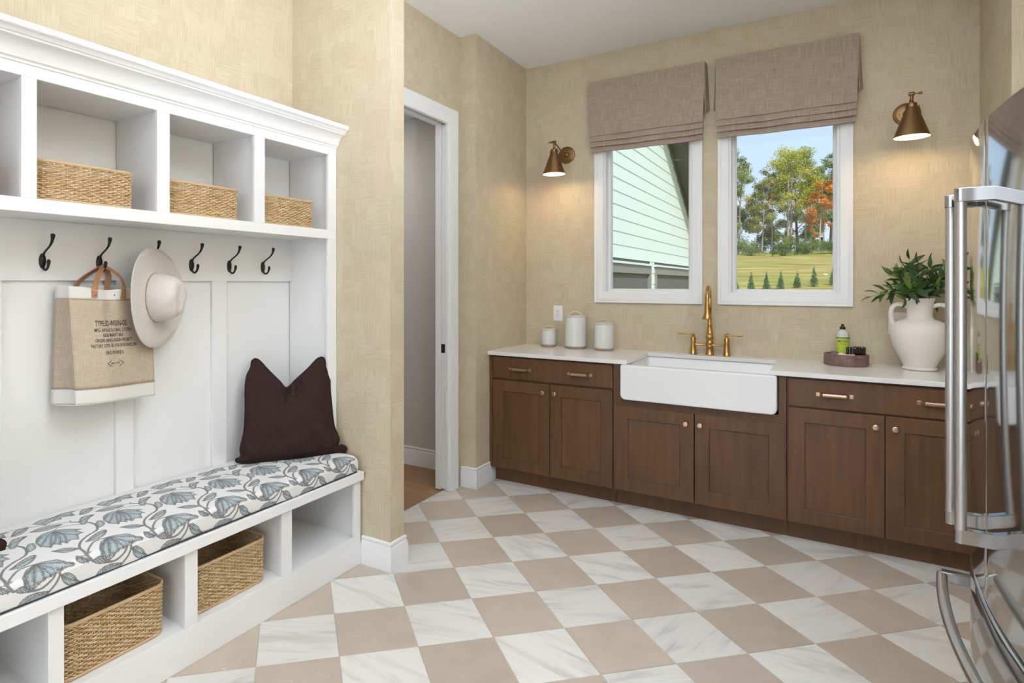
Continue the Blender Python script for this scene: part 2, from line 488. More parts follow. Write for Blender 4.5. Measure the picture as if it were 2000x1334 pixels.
def obj(name, mb, m, parent=None, smooth=None, bevel=0, seg=2, origin=None, label=None, kind=None, tri=False):
    """link a mesh object; mb is given in world coordinates"""
    if origin is None:
        origin = wloc(parent) if parent is not None else Vector((0, 0, 0))
    origin = Vector(origin)
    v = np.array(mb.v, dtype=np.float64)-np.array(origin)
    me = bpy.data.meshes.new(name)
    me.from_pydata(v.tolist(), [], mb.f)
    me.validate(); me.update()
    import bmesh
    b = bmesh.new(); b.from_mesh(me); bmesh.ops.recalc_face_normals(b, faces=b.faces); b.to_mesh(me); b.free()
    me.materials.append(m)
    if smooth:
        me.polygons.foreach_set('use_smooth', [True]*len(me.polygons))
        me.set_sharp_from_angle(angle=math.radians(smooth))
    o = bpy.data.objects.new(name, me); COL.objects.link(o)
    if parent is not None:
        o.parent = parent; o.location = origin-wloc(parent)
    else:
        o.location = origin
    ORG[o.name] = origin
    if bevel:
        bv = o.modifiers.new('bevel', 'BEVEL'); bv.width = bevel; bv.segments = seg
        bv.limit_method = 'ANGLE'; bv.angle_limit = math.radians(40)
    if label: o['label'] = label
    if kind: o['kind'] = kind
    return o

def box(name, x0, x1, y0, y1, z0, z1, m, parent=None, **k):
    return obj(name, MB().box(x0, x1, y0, y1, z0, z1), m, parent, **k)

def raw_obj(name, verts, faces, m, parent=None, smooth=False, kind=None):
    """numpy path for heavy meshes (world coordinates in)"""
    origin = wloc(parent) if parent is not None else Vector((0, 0, 0))
    me = bpy.data.meshes.new(name)
    v = np.asarray(verts, dtype=np.float32)-np.array(origin, dtype=np.float32)
    f = np.asarray(faces, dtype=np.int32)
    me.vertices.add(len(v)); me.vertices.foreach_set('co', v.ravel())
    k = f.shape[1]
    me.loops.add(f.size); me.loops.foreach_set('vertex_index', f.ravel())
    me.polygons.add(len(f))
    me.polygons.foreach_set('loop_start', np.arange(0, f.size, k, dtype=np.int32))
    me.polygons.foreach_set('loop_total', np.full(len(f), k, dtype=np.int32))
    if smooth: me.polygons.foreach_set('use_smooth', np.ones(len(f), dtype=bool))
    me.update(calc_edges=True); me.validate()
    me.materials.append(m)
    o = bpy.data.objects.new(name, me); COL.objects.link(o)
    if parent is not None: o.parent = parent
    ORG[o.name] = origin
    if kind: o['kind'] = kind
    return o

def dup(root, loc, label=None, rotz=None, scale=None):
    r = root.copy(); COL.objects.link(r); r.location = loc
    if rotz is not None: r.rotation_euler = (0, 0, rotz)
    if scale is not None: r.scale = scale
    if label: r['label'] = label
    ORG[r.name] = Vector(loc)
    for ch in list(root.children):
        c = ch.copy(); COL.objects.link(c); c.parent = r
        for g in ch.children:
            d = g.copy(); COL.objects.link(d); d.parent = c
    return r

def bez(pts, n=24):
    """Catmull-Rom through points (any dimension)"""
    P = [np.array(p, float) for p in pts]; P = [2*P[0]-P[1]]+P+[2*P[-1]-P[-2]]
    out = []; segs = len(P)-3
    for i in range(segs):
        m = max(2, n//segs)
        for k in range(m):
            t = k/m; a, b, c, d = P[i:i+4]
            out.append(0.5*((2*b)+(c-a)*t+(2*a-5*b+4*c-d)*t*t+(3*b-a-3*c+d)*t**3))
    out.append(P[-2]); return out
# ================================================================== the setting
XL, XR, YB, ZC = -2.464, 0.698, 4.541, 3.13
def struct(o, label=None):
    o['kind'] = 'structure'
    if label: o['label'] = label
    return o

def wall(name, boxes, label, mats=(WP_X, WP_Y)):
    b = MB()
    for q in boxes: b.box(*q)
    o = obj(name, b, mats[0]); me = o.data
    me.materials.append(mats[1])
    for p in me.polygons: p.material_index = 1 if abs(p.normal.x) > 0.5 else 0
    return struct(o, label)

# openings of the two windows (x0, x1, z0, z1)
OPEN = [(-1.400, -0.790, 1.338, 2.76), (-0.558, 0.053, 1.338, 2.76)]
YO = 4.72
wall('wall_back', [(-2.25, OPEN[0][0], YB, YO, 0, ZC), (OPEN[0][1], OPEN[1][0], YB, YO, 0, ZC), (OPEN[1][1], XR+0.02, YB, YO, 0, ZC)] +
     [(o[0], o[1], YB, YO, 0, o[2]) for o in OPEN]+[(o[0], o[1], YB, YO, o[3], ZC) for o in OPEN], 'woven beige wallpapered wall behind the sink')
wall('wall_right', [(XR, 1.30, 3.83, YO, 0, ZC)], 'beige wallpapered wall end right of the counter')
wall('wall_right', [(1.15, 1.30, -3.0, 3.83, 0, ZC)], 'beige wallpapered wall behind the refrigerator')
wall('wall_left', [(-2.62, XL, -3.0, 2.405, 0, ZC)], 'beige wallpapered wall behind the white locker')
wall('wall_pier', [(-2.62, -1.792, 2.405, 2.52, 0, ZC)], 'short beige wallpapered pier between locker and doorway')
wall('wall_doorway', [(-2.25, -2.155, 2.52, 2.56, 0, ZC), (-2.25, -2.155, 2.56, 3.555, 2.512, ZC), (-2.25, -2.155, 3.555, 3.70, 0, ZC)],
     'beige wallpapered wall above and around the doorway')
wall('wall_jog', [(-2.25, -2.025, 3.70, YB, 0, ZC)], 'beige wallpapered wall jog left of the counter')
wall('wall_rear', [(-2.62, 1.30, -3.1, -3.0, 0, ZC)], 'plain wall behind the camera', (NEUTRAL, NEUTRAL))
wall('wall_hall_back', [(-4.4, -2.25, 3.92, 4.02, 0, 2.78)], 'grey painted hall wall seen through the doorway', (GREYWALL, GREYWALL))
wall('wall_hall_left', [(-4.4, -4.3, 2.52, 3.92, 0, 2.78)], 'grey painted hall side wall', (GREYWALL, GREYWALL))
wall('wall_hall_front', [(-4.4, -2.62, 2.42, 2.52, 0, 2.78)], 'grey painted hall wall behind the locker', (GREYWALL, GREYWALL))
struct(box('ceiling', -2.62, 1.30, -3.1, YO, ZC, ZC+0.1, CEIL), 'smooth white ceiling')
struct(box('ceiling_hall', -4.4, -2.25, 2.42, 4.02, 2.70, 2.78, CEIL), 'hall ceiling beyond the doorway')

# floor slab with every tile a piece of its own
floor = struct(box('floor', -2.2, 1.30, -3.1, YO, -0.06, -0.0025, GROUT), 'checkered floor of white marble and taupe stone tiles')
TA = math.radians(11.958); TS = 0.21643*CAM_H
Fv = Vector((-math.sin(YAW), math.cos(YAW), 0)); Rv = Vector((math.cos(YAW), math.sin(YAW), 0))
T0 = Rv*(0.01714*CAM_H)+Fv*(2.57752*CAM_H)
TU = Rv*math.cos(TA)+Fv*math.sin(TA)
TV = Rv*math.sin(TA)-Fv*math.cos(TA)
TROT = math.atan2(TU.y, TU.x)
def clip(poly, a, b, c):
    """keep a*x + b*y <= c"""
    out = []
    for i in range(len(poly)):
        p, q = poly[i], poly[(i+1) % len(poly)]
        dp, dq = a*p[0]+b*p[1]-c, a*q[0]+b*q[1]-c
        if dp <= 0: out.append(p)
        if (dp < 0 < dq) or (dq < 0 < dp):
            t = dp/(dp-dq); out.append((p[0]+(q[0]-p[0])*t, p[1]+(q[1]-p[1])*t))
    return out
def tile_mesh(poly, name, m):
    """a slab with eased top edges, local coordinates"""
    n = len(poly); c = Vector((sum(p[0] for p in poly)/n, sum(p[1] for p in poly)/n))
    ins = []
    for p in poly:
        d = (c-Vector(p)); d.normalize(); ins.append(Vector(p)+d*0.0016)
    vs = [(p[0], p[1], -0.009) for p in poly]+[(p[0], p[1], -0.0009) for p in poly]+[(p[0], p[1], 0) for p in ins]
    fs = [tuple(2*n+i for i in range(n))]
    for k in (0, 1): fs += [(k*n+i, k*n+(i+1) % n, (k+1)*n+(i+1) % n, (k+1)*n+i) for i in range(n)]
    me = bpy.data.meshes.new(name); me.from_pydata(vs, [], fs); me.materials.append(m); me.update(); return me
hs = TS/2-0.0016
# local axes: x along TU, y along the direction a quarter turn to the left of it
SQ = [(-hs, -hs), (hs, -hs), (hs, hs), (-hs, hs)]
full = {0: tile_mesh(SQ, 'tile_white', TILE_W), 1: tile_mesh(SQ, 'tile_taupe', TILE_T)}
LIM = [(-1, 0, 2.195), (1, 0, 1.15), (0, 1, YB), (0, -1, 1.3)]
ca, sa = math.cos(TROT), math.sin(TROT)
for i in range(-14, 16):
    for j in range(-12, 20):
        c = T0+TU*((i+.5)*TS)+TV*((j+.5)*TS)
        if not (-2.45 < c.x < 1.35 and -1.5 < c.y < 4.8): continue
        if c.y < 0.35 and (c.x > 0.6 or c.x < -2.1): continue
        poly = [(c.x+ca*p[0]-sa*p[1], c.y+sa*p[0]+ca*p[1]) for p in SQ]
        q = poly
        for a, b, d in LIM: q = clip(q, a, b, d) if len(q) > 2 else q
        if len(q) < 3: continue
        area2 = abs(sum(q[k][0]*q[(k+1) % len(q)][1]-q[(k+1) % len(q)][0]*q[k][1] for k in range(len(q))))
        if area2 < 0.004: continue
        k = (i+j) % 2
        if len(q) == 4 and area2 > 2*(2*hs)**2*0.999: me = full[k]
        else:
            loc = [((p[0]-c.x)*ca+(p[1]-c.y)*sa, -(p[0]-c.x)*sa+(p[1]-c.y)*ca) for p in q]
            me = tile_mesh(loc, 'tile_cut', (TILE_W, TILE_T)[k])
        o = bpy.data.objects.new('marble_tile' if k == 0 else 'stone_tile', me); COL.objects.link(o)
        o.location = c; o.rotation_euler = (0, 0, TROT); o.parent = floor
# hall floor of wooden planks
hall = struct(box('floor_hall', -4.3, -2.2, 2.52, 3.92, -0.06, -0.004, GAP), 'oak plank floor of the hall')
x = -2.2
rr = random.Random(3)
for k in range(16):
    y0 = 2.521+k*0.0875
    for (a, b) in ((-2.2001, -2.2-0.5-0.5*rr.random()), (None, -4.29)):
        if a is None: a = last
        last = b-0.001
        obj('plank', MB().box(b, a, y0, min(3.919, y0+0.0865), -0.02, 0), PLANK, hall)

# baseboards
BPROF = [(0, 0), (0.0155, 0), (0.0155, 0.098), (0.0125, 0.106), (0.0125, 0.112), (0.009, 0.118), (0.009, 0.126), (0.011, 0.131), (0.0095, 0.138), (0.004, 0.1405), (0, 0.1405)]
def baseboard(name, path, label, m=TRIM):
    b = MB().sweep(path, BPROF, lambda a, c, h: (a, c, h))
    return struct(obj(name, b, m, smooth=25), label)
baseboard('baseboard_pier', [(-1.966, 2.405), (-1.792, 2.405), (-1.792, 2.52), (-2.137, 2.52)], 'white stepped baseboard around the pier')
baseboard('baseboard_jog', [(-2.137, 3.70), (-2.025, 3.70), (-2.025, 3.974)], 'white stepped baseboard on the jog beside the cabinets')
baseboard('baseboard_hall', [(-4.3, 3.92), (-2.25, 3.92)], 'white baseboard in the hall')
baseboard('baseboard_right', [(XR+0.45, 3.83), (XR, 3.83)][::-1], 'white baseboard behind the refrigerator')

# casing profile (d across, h out of the wall)
CPROF = [(0, 0), (0, 0.010), (0.006, 0.013), (0.030, 0.0145), (0.044, 0.0155), (0.052, 0.0185), (0.058, 0.0185), (0.064, 0.0165), (0.092, 0.021), (0.1, 0.0205), (0.1, 0)]
dw = bpy.data.objects.new('door_1', None); COL.objects.link(dw); dw.location = (-2.2, 3.5, 0); ORG[dw.name] = Vector(dw.location)
struct(dw, 'white pocket door frame with the door slid into the wall')
b = MB().sweep([(2.565, 0), (2.565, 2.495), (3.55, 2.495), (3.55, 0)], [(-d, h) for d, h in CPROF], lambda a, c, h: (-2.155+h, a, c))
obj('door_casing', b, TRIM, dw, smooth=25)
b = MB().box(-2.172, -2.150, 3.535, 3.553, 0.006, 2.51)
b.box(-2.250, -2.208, 3.535, 3.553, 0.006, 2.51)
b.box(-2.172, -2.150, 2.562, 3.535, 2.492, 2.511).box(-2.250, -2.208, 2.562, 3.535, 2.492, 2.511)
b.box(-2.250, -2.150, 2.561, 2.578, 0.006, 2.492)
obj('split_jamb', b, TRIM, dw, bevel=0.0015)
box('pocket_shadow', -2.2075, -2.1725, 2.58, 3.552, 2.508, 2.512, GAP, dw)
b = MB().box(-2.2055, -2.1745, 3.541, 3.62, 0.014, 2.49)
dp = obj('door_panel', b, TRIM, dw, bevel=0.001)
obj('latch', MB().box(-2.2045, -2.1755, 3.5385, 3.5412, 0.938, 0.998), BLACK, dp, bevel=0.001, label='black pocket door latch plate')
obj('latch_pull', MB().box(-2.199, -2.181, 3.537, 3.5389, 0.952, 0.984), GAP, dp)
for xx in (-2.163, -2.216):
    for zz in (0.028, 0.06):
        obj('screw', MB().lathe([(0.0022, 3.534), (0.0022, 3.536)], (0, 0, 0), 8, 'Y') if False else MB().lathe([(0.0026, 0), (0.0026, 0.0015)], (xx, 3.5342, zz), 8, 'Y'), BRUSHED, dw)

# windows
def window(i, o, label):
    x0, x1, z0, z1 = o
    w = bpy.data.objects.new('window_%d' % i, None); COL.objects.link(w)
    w.location = ((x0+x1)/2, YB, z0); ORG[w.name] = Vector(w.location); struct(w, label)
    cw = 0.068
    prof = [(0, 0), (0, 0.010), (0.004, 0.013), (0.028, 0.0145), (0.040, 0.0175), (0.048, 0.0175), (0.053, 0.016), (0.062, 0.019), (cw, 0.0185), (cw, 0)]
    b = MB().sweep([(x0, z0), (x1, z0), (x1, z1), (x0, z1)], prof, lambda a, c, h: (a, YB-h, c), closed=True)
    obj('casing', b, TRIM, w, smooth=25)
    t = 0.012
    b = MB().box(x0, x0+t, YB, YO, z0, z1).box(x1-t, x1, YB, YO, z0, z1).box(x0+t, x1-t, YB, YO, z0, z0+t).box(x0+t, x1-t, YB, YO, z1-t, z1)
    obj('window_jamb', b, TRIM, w)
    b = MB().sweep([(x0+t, z0+t), (x1-t, z0+t), (x1-t, z1-t), (x0+t, z1-t)], [(0, 0), (0, 0.05), (-0.016, 0.05), (-0.022, 0.042), (-0.022, 0.01), (-0.022, 0)], lambda a, c, h: (a, YB+0.115-h, c), closed=True)
    obj('sash_frame', b, TRIM, w, smooth=25)
    g = 0.03
    obj('pane', MB().box(x0+g, x1-g, YB+0.088, YB+0.092, z0+g, z1-g), GLASS, w)
window(1, OPEN[0], 'white framed window left of the faucet, looking onto pale siding')
window(2, OPEN[1], 'white framed window right of the faucet, looking onto autumn trees')

# ================================================================== the view outside
def terrain():
    ys = np.concatenate([np.linspace(5.2, 30, 24), np.linspace(31, 66, 36), np.linspace(68, 130, 16)])
    xs = np.linspace(-45, 60, 70)
    def gz(y): return np.interp(y, [5, 8, 30, 64, 70, 130], [-0.5, -0.4, 1.05, 4.35, 4.35, 2.0])
    vs = [(x, y, float(gz(y))+0.10*math.sin(x*.31+y*.2)+0.05*math.sin(x*1.1-y*.7)) for y in ys for x in xs]
    n = len(xs)
    fs = [(j*n+i, j*n+i+1, (j+1)*n+i+1, (j+1)*n+i) for j in range(len(ys)-1) for i in range(n-1)]
    o = obj('ground_hillside', MB().add(vs, fs), GRASS, smooth=60)
    o['kind'] = 'structure'; o['label'] = 'dry grass hillside rising behind the house'
    return lambda x, y: float(gz(y))+0.10*math.sin(x*.31+y*.2)+0.05*math.sin(x*1.1-y*.7)
GZ = terrain()

def foliage(name, centers, radii, count, size, m, parent, rng, flat=0.75, tone=None):
    """leaf quads scattered in ellipsoid clumps, with a per leaf tone attribute"""
    cs = np.array(centers); rs = np.array(radii)
    idx = rng.choice(len(cs), count, p=rs**2/np.sum(rs**2))
    d = rng.normal(size=(count, 3)); d /= np.linalg.norm(d, axis=1, keepdims=True)
    r = rng.random(count)**0.6
    p = cs[idx]+d*(r*rs[idx])[:, None]*np.array([1, 1, flat])
    a = rng.normal(size=(count, 3)); a /= np.linalg.norm(a, axis=1, keepdims=True)
    b = np.cross(a, rng.normal(size=(count, 3))); b /= np.linalg.norm(b, axis=1, keepdims=True)
    s = size*(0.6+0.8*rng.random(count))[:, None]
    q = np.stack([p-a*s, p-b*s*.55, p+a*s, p+b*s*.55], 1).reshape(-1, 3)
    f = np.arange(count*4).reshape(-1, 4)
    o = raw_obj(name, q, f, m, parent, kind='stuff')
    ct = rng.random(len(cs)) if tone is None else tone
    t = np.clip(0.55*ct[idx]+0.45*rng.random(count), 0, 1)
    at = o.data.attributes.new('tone', 'FLOAT', 'POINT')
    at.data.foreach_set('value', np.repeat(t, 4).astype(np.float32))
    return o

def view_pt(px, d):
    """ground point at depth d under image column px"""
    r = (px-827.8)/1193.8
    return Fv*d+Rv*(r*d)

def tree(px, d, top_py, width, m, seed, label, cat='tree', lean=0.0, bark=BARK, leaves=2600, low=0.3, trunks=1, trunk_r=0.16):
    rng = np.random.default_rng(seed)
    g = view_pt(px, d); z0 = GZ(g.x, g.y)
    h = CAM_H+(553.9-top_py)/1193.8*d-z0
    t = thing('autumn_tree', (g.x, g.y, z0), label, cat, 'trees on the ridge')
    cen, rad = [], []
    for k in range(trunks):
        off = (rng.random(2)-.5)*(0.9 if trunks > 1 else 0)
        path = []
        for q in range(8):
            f = q/7
            path.append((g.x+off[0]*(1+1.4*f)+lean*h*f+0.12*math.sin(3*f+seed+k), g.y+off[1]*(1+f), z0-0.1+h*0.93*f))
        rr_ = [trunk_r*.75*(1-0.85*q/7) for q in range(8)]
        b = MB().tube(path, rr_, 7)
        for q in range(20):
            f = low*0.8+(0.97-low*0.8)*(q+rng.random())/20
            i = min(6, int(f*7)); p = np.array(path[i])*(1-(f*7-i))+np.array(path[i+1])*(f*7-i)
            an = rng.random()*2*PI; ln = width*(0.25+0.32*rng.random())*(1.15-0.75*abs(f-0.55)*1.6)
            e_ = p+np.array([math.cos(an)*ln, math.sin(an)*ln, ln*(0.55+0.5*rng.random())])
            mid = (p+e_)/2+np.array([0, 0, -0.08*ln])
            b.tube([p, mid, e_], [trunk_r*.32*(1-f*.6), trunk_r*.2*(1-f*.6), 0.012], 5)
            for cc, rr2 in ((e_, .22), (mid*.4+e_*.6+rng.normal(size=3)*.15*width*.3, .17)):
                cen.append(cc); rad.append(width*rr2*(0.6+0.6*rng.random()))
        cen.append(np.array(path[-1])); rad.append(width*0.16)
        obj('trunk', b, bark, t, smooth=60)
    foliage('foliage', cen, rad, int(leaves*4.2), 0.058*d/55, m, t, rng)
    return t

# crowns on the ridge, left to right
tree(1446, 57, 296, 2.9, F_GREEN, 11, 'slender green tree at the left edge of the right window', leaves=3600, low=0.25)
tree(1478, 62, 400, 2.2, F_MIX, 12, 'thin turning tree right of the slender green tree', leaves=1800, low=.35, trunk_r=.09)
tree(1506, 58, 330, 2.6, F_MIX, 13, 'sparse tree with reddish lower leaves left of the yellow crown', leaves=1700, low=.3, trunk_r=.10)
tree(1533, 56, 291, 3.6, F_YELL, 14, 'tall two stemmed tree with a yellow crown in the middle', leaves=3600, low=.42, trunks=2, trunk_r=.17)
tree(1556, 60, 288, 3.2, F_GREEN, 15, 'tall dark trunked green tree right behind the yellow crown', bark=BARKD, leaves=3600, low=.2, trunk_r=.2)
tree(1574, 55, 330, 2.3, F_YELL, 16, 'pale leaning birch with a thin yellowish crown', lean=.05, leaves=1300, low=.45, trunk_r=.10)
tree(1604, 53, 356, 2.2, F_ORNG, 17, 'orange leaved maple near the right window edge', leaves=2800, low=.25, trunk_r=.12)
tree(1624, 57, 306, 3.0, F_GREEN, 18, 'tall green tree at the right edge of the right window', bark=BARKD, leaves=3600, low=.28, trunk_r=.2)
tree(1415, 60, 310, 3.2, F_GREEN, 19, 'green tree hidden behind the strip between the windows', leaves=2500, low=.2)
tree(1660, 60, 320, 3.2, F_MIX, 20, 'turning tree hidden behind the right window casing', leaves=2500, low=.2)
tree(1582, 64, 302, 3.2, F_GREEN, 33, 'tall pale green tree behind the orange maple', leaves=2600, low=.3, trunk_r=.14)
tree(1611, 62, 298, 2.9, F_GREEN, 35, 'pale feathery green tree above the orange maple', leaves=2600, low=.4, trunk_r=.13)
tree(1489, 55, 345, 2.5, F_MIX, 31, 'turning tree with orange leaf tips left of the yellow crown', leaves=1900, low=.3, trunk_r=.08)
tree(1522, 66, 452, 2.6, F_EVER, 21, 'low dark evergreen behind the pale trunks', leaves=1900, low=.02)
tree(1590, 67, 440, 2.4, F_MIX, 22, 'low bushy tree behind the leaning birch', leaves=1500, low=.05)

def bush(px, d, hgt, wid, m, seed, label, cat='shrub', group=None, name='shrub', conical=False):
    rng = np.random.default_rng(seed); g = view_pt(px, d); z0 = GZ(g.x, g.y)
    t = thing(name, (g.x, g.y, z0), label, cat, group)
    obj('stem', MB().tube([(g.x, g.y, z0-.05), (g.x, g.y, z0+hgt*.8)], [0.03, 0.01], 6), BARKD, t)
    if conical:
        cen = [(g.x, g.y, z0+hgt*f) for f in np.linspace(.12, .97, 9)]; rad = [wid*.5*(1.02-f)+.02 for f in np.linspace(.12, .97, 9)]
        foliage('foliage', cen, rad, 1100, 0.026*d/27, m, t, rng, 1.0)
    else:
        cen = [(g.x+rng.normal()*wid*.22, g.y+rng.normal()*wid*.2, z0+hgt*(.16+.55*rng.random()**1.3)) for _ in range(14)]
        foliage('foliage', cen, [wid*.25]*14, 2400, 0.052*d/55, m, t, rng, .9)
    return t
for k, (px, d, hg, wd, m, lab) in enumerate([
        (1441, 55, 2.0, 2.6, F_BUSH, 'bright green bush at the left edge below the slender tree'),
        (1468, 52, 1.6, 1.8, F_EVER, 'round green bush on the ridge, second from the left'),
        (1490, 60, 1.9, 2.4, F_EVER, 'dark bush behind the round bush on the ridge'),
        (1526, 50, 1.35, 1.3, F_EVER, 'round bush below the two pale stems'),
        (1544, 55, 1.7, 2.4, F_BUSH, 'yellow green bush right of the two pale stems'),
        (1569, 50, 1.15, 1.3, F_EVER, 'round bush below the leaning birch'),
        (1586, 57, 1.0, 2.0, F_BUSH, 'low yellow green bush right of the leaning birch'),
        (1623, 49, 1.3, 1.6, F_EVER, 'round bush at the right edge of the right window')]):
    bush(px, d, hg, wd, m, 40+k, lab, group='bushes along the ridge')
names = ['at the left edge', 'second from the left', 'third from the left', 'in the middle', 'third from the right', 'second from the right', 'at the right edge']
for k, px in enumerate((1437, 1467, 1497, 1525, 1557, 1590, 1627)):
    bush(px, 27, 0.74+0.05*((k*3) % 4), 0.36, F_CONE, 60+k, 'small conical evergreen on the lawn, %s of its row' % names[k], 'tree', 'conical evergreens in a row', 'conical_evergreen', True)
# lamp post and white stone on the lawn
g = view_pt(1605, 72); z0 = GZ(g.x, g.y)
t = thing('lamp_post', (g.x, g.y, z0), 'thin dark post standing on the ridge beside the right trees', 'post')
obj('pole', MB().tube([(g.x, g.y, z0-.1), (g.x, g.y, z0+2.6)], 0.05, 8), BLACK, t)
obj('lamp_head', MB().lathe([(0.02, 2.5), (0.16, 2.7), (0.16, 3.1), (0.02, 3.25)], (g.x, g.y, z0), 8), BLACK, t)
g = view_pt(1612, 31.5); z0 = GZ(g.x, g.y)
o = obj('pale_stone', MB().lathe([(0.0, -0.03), (0.09, -0.02), (0.12, 0.03), (0.07, 0.07), (0, 0.08)], (g.x, g.y, z0), 9, sy=.7), WHITE, origin=(g.x, g.y, z0), smooth=60)
tag(o, 'white stone lying on the lawn above the conical evergreens', 'stone')

# the neighbouring wing with lap siding, parallel to the room's left wall
XW = -2.42
wing = thing('neighboring_house', (XW, 11.0, -0.5), 'pale siding house wing seen through the left window', 'house')
def rake_z(y): return 3.93-0.59*(y-11.73)
y0w, y1w = 6.4, 19.0
WIN = [(7.35, 10.16, -0.2, 1.69), (10.66, 13.62, -0.2, 1.69)]
b = MB().prism([(y0w, -0.6), (y1w, -0.6), (y1w, max(-.5, rake_z(y1w))), (y0w, rake_z(y0w))], lambda a, c, h: (XW-h, a, c), 0.012, 0.3)
obj('gable_wall', b, SOFFIT, wing)
ex = 0.182; z = -0.6
k = 0
while z < rake_z(y0w):
    def ymax(zz): return min(y1w, 11.73+(3.93-zz)/0.59)
    cuts = [(y0w, min(ymax(z), y1w))]
    segs = []
    a = y0w
    for (wa, wb, wz0, wz1) in WIN:
        if z+ex > wz0-.1 and z < wz1+0.02:
            segs.append((a, wa-0.1)); a = wb+0.1
    segs.append((a, None))
    for (a, c) in segs:
        e0 = ymax(z) if c is None else c; e1 = ymax(z+ex+.02) if c is None else c
        if e1-a < 0.05: continue
        vs = []
        for h, zz, ee in ((0.014, z, e0), (0.0, z, e0), (0.0, z+ex+.012, e1), (0.004, z+ex+.012, e1)):
            vs += [(XW+h-0.002, a, zz), (XW+h-0.002, ee, zz)]
        obj('siding_board', MB().add(vs, [(0, 1, 3, 2), (2, 3, 5, 4), (4, 5, 7, 6), (6, 7, 1, 0), (0, 2, 4, 6), (1, 7, 5, 3)]), SIDING, wing)
    z += ex; k += 1
for (wa, wb, wz0, wz1) in WIN:
    b = MB().box(XW-.05, XW+.03, wa-.1, wb+.1, wz1-.13, wz1).box(XW-.05, XW+.03, wa-.1, wa, wz0, wz1-.13).box(XW-.05, XW+.03, wb, wb+.1, wz0, wz1-.13)
    f = obj('window_frame', b, TAUPE, wing, bevel=0.004)
    obj('drip_cap', MB().box(XW-.02, XW+.055, wa-.14, wb+.14, wz1, wz1+.03), SIDING, f)
    obj('window_pane', MB().box(XW-.10, XW-.085, wa, wb, wz0, wz1-.13), DARKGLASS, f)
    obj('mullion', MB().box(XW-.085, XW-.03, wa+(wb-wa)*.62, wa+(wb-wa)*.62+.2, wz0, wz1-.13), TAUPE, f)
rk = [(y0w-.1, rake_z(y0w-.1)), (y1w+.3, rake_z(y1w+.3))]
def band(n, x0, x1, dz0, dz1, m):
    vs = [(x, y, zz+d) for x in (x0, x1) for (y, zz) in rk for d in (dz0, dz1)]
    obj(n, MB().add(vs, [(0, 1, 3, 2), (4, 6, 7, 5), (0, 4, 5, 1), (2, 3, 7, 6), (0, 2, 6, 4), (1, 5, 7, 3)]), m, wing)
band('soffit', XW-.02, XW+.36, 0.0, 0.03, SOFFIT)
band('rake_board', XW+.36, XW+.39, -0.16, 0.06, SOFFIT)
band('frieze_board', XW+.0, XW+.03, -0.16, 0.0, SOFFIT)
band('roof', XW-2.5, XW+.40, 0.061, 0.10, ROOF)
# ================================================================== white entry locker with bench
LK = thing('entry_locker', (-2.2, 1.2, 0), 'white built-in locker with cubbies, hook rail and bench along the left wall', 'locker')
Y0L, Y1L = -0.06, 2.403
ST = [(-0.06, 0.0), (0.435, 0.485), (0.912, 0.958), (1.383, 1.437), (1.858, 1.918), (2.342, Y1L)]
BX, UX, PX = -1.966, -2.139, -2.430       # bench face, upper face, rail face
bv = dict(bevel=0.0012, seg=1)
box('back_panel', -2.464, -2.447, Y0L, Y1L, 0.0, 2.10, WHITE, LK)
box('hook_rail', -2.447, PX, Y0L, 2.364, 1.421, 1.645, WHITE, LK, **bv)
for a, c in ((0.41, 0.485), (0.898, 0.973), (1.388, 1.463), (1.856, 1.939)):
    box('batten', -2.447, PX, a, c, 0.46, 1.421, WHITE, LK, **bv)
for a, c in ((Y0L, Y0L+.03), (2.364, Y1L-.002)):
    box('side_panel', -2.441, UX-.018, a, c, 0.455, 2.10, WHITE, LK)
# upper cubbies
box('cubby_shelf', -2.441, UX-.018, Y0L+.03, 2.364, 1.645, 1.683, WHITE, LK)
box('cubby_top', -2.441, UX-.018, Y0L+.03, 2.364, 2.074, 2.10, WHITE, LK)
for a, c in ST[1:-1]:
    box('cubby_divider', -2.441, UX-.018, a+.012, c-.012, 1.683, 2.074, WHITE, LK)
box('face_rail', UX-.018, UX, Y0L, Y1L, 1.64, 1.685, WHITE, LK, **bv)
box('face_rail', UX-.018, UX, Y0L, Y1L, 2.072, 2.135, WHITE, LK, **bv)
for a, c in ST[1:-1]:
    box('face_stile', UX-.018, UX, a, c, 1.685, 2.072, WHITE, LK, **bv)
for a, c in (ST[0], ST[-1]):
    box('face_stile', UX-.018, UX, a, c, 0.468, 1.64, WHITE, LK, **bv)
    box('face_stile', UX-.018, UX, a, c, 1.685, 2.072, WHITE, LK, **bv)
CR = [(-0.004, 2.112), (0.004, 2.112), (0.006, 2.120), (0.013, 2.124), (0.016, 2.133), (0.018, 2.141), (0.024, 2.153), (0.034, 2.164), (0.047, 2.172), (0.056, 2.175),
      (0.058, 2.181), (0.063, 2.183), (0.068, 2.190), (0.075, 2.195), (0.080, 2.197), (0.083, 2.201), (0.083, 2.217), (-0.004, 2.217)]
obj('crown_molding', MB().sweep([(UX, Y0L), (UX, Y1L)], CR, lambda a, c, h: (a, c, h)), WHITE, LK, smooth=28)
box('cornice_top', -2.464, UX-.003, Y0L, Y1L, 2.10, 2.217, WHITE, LK)
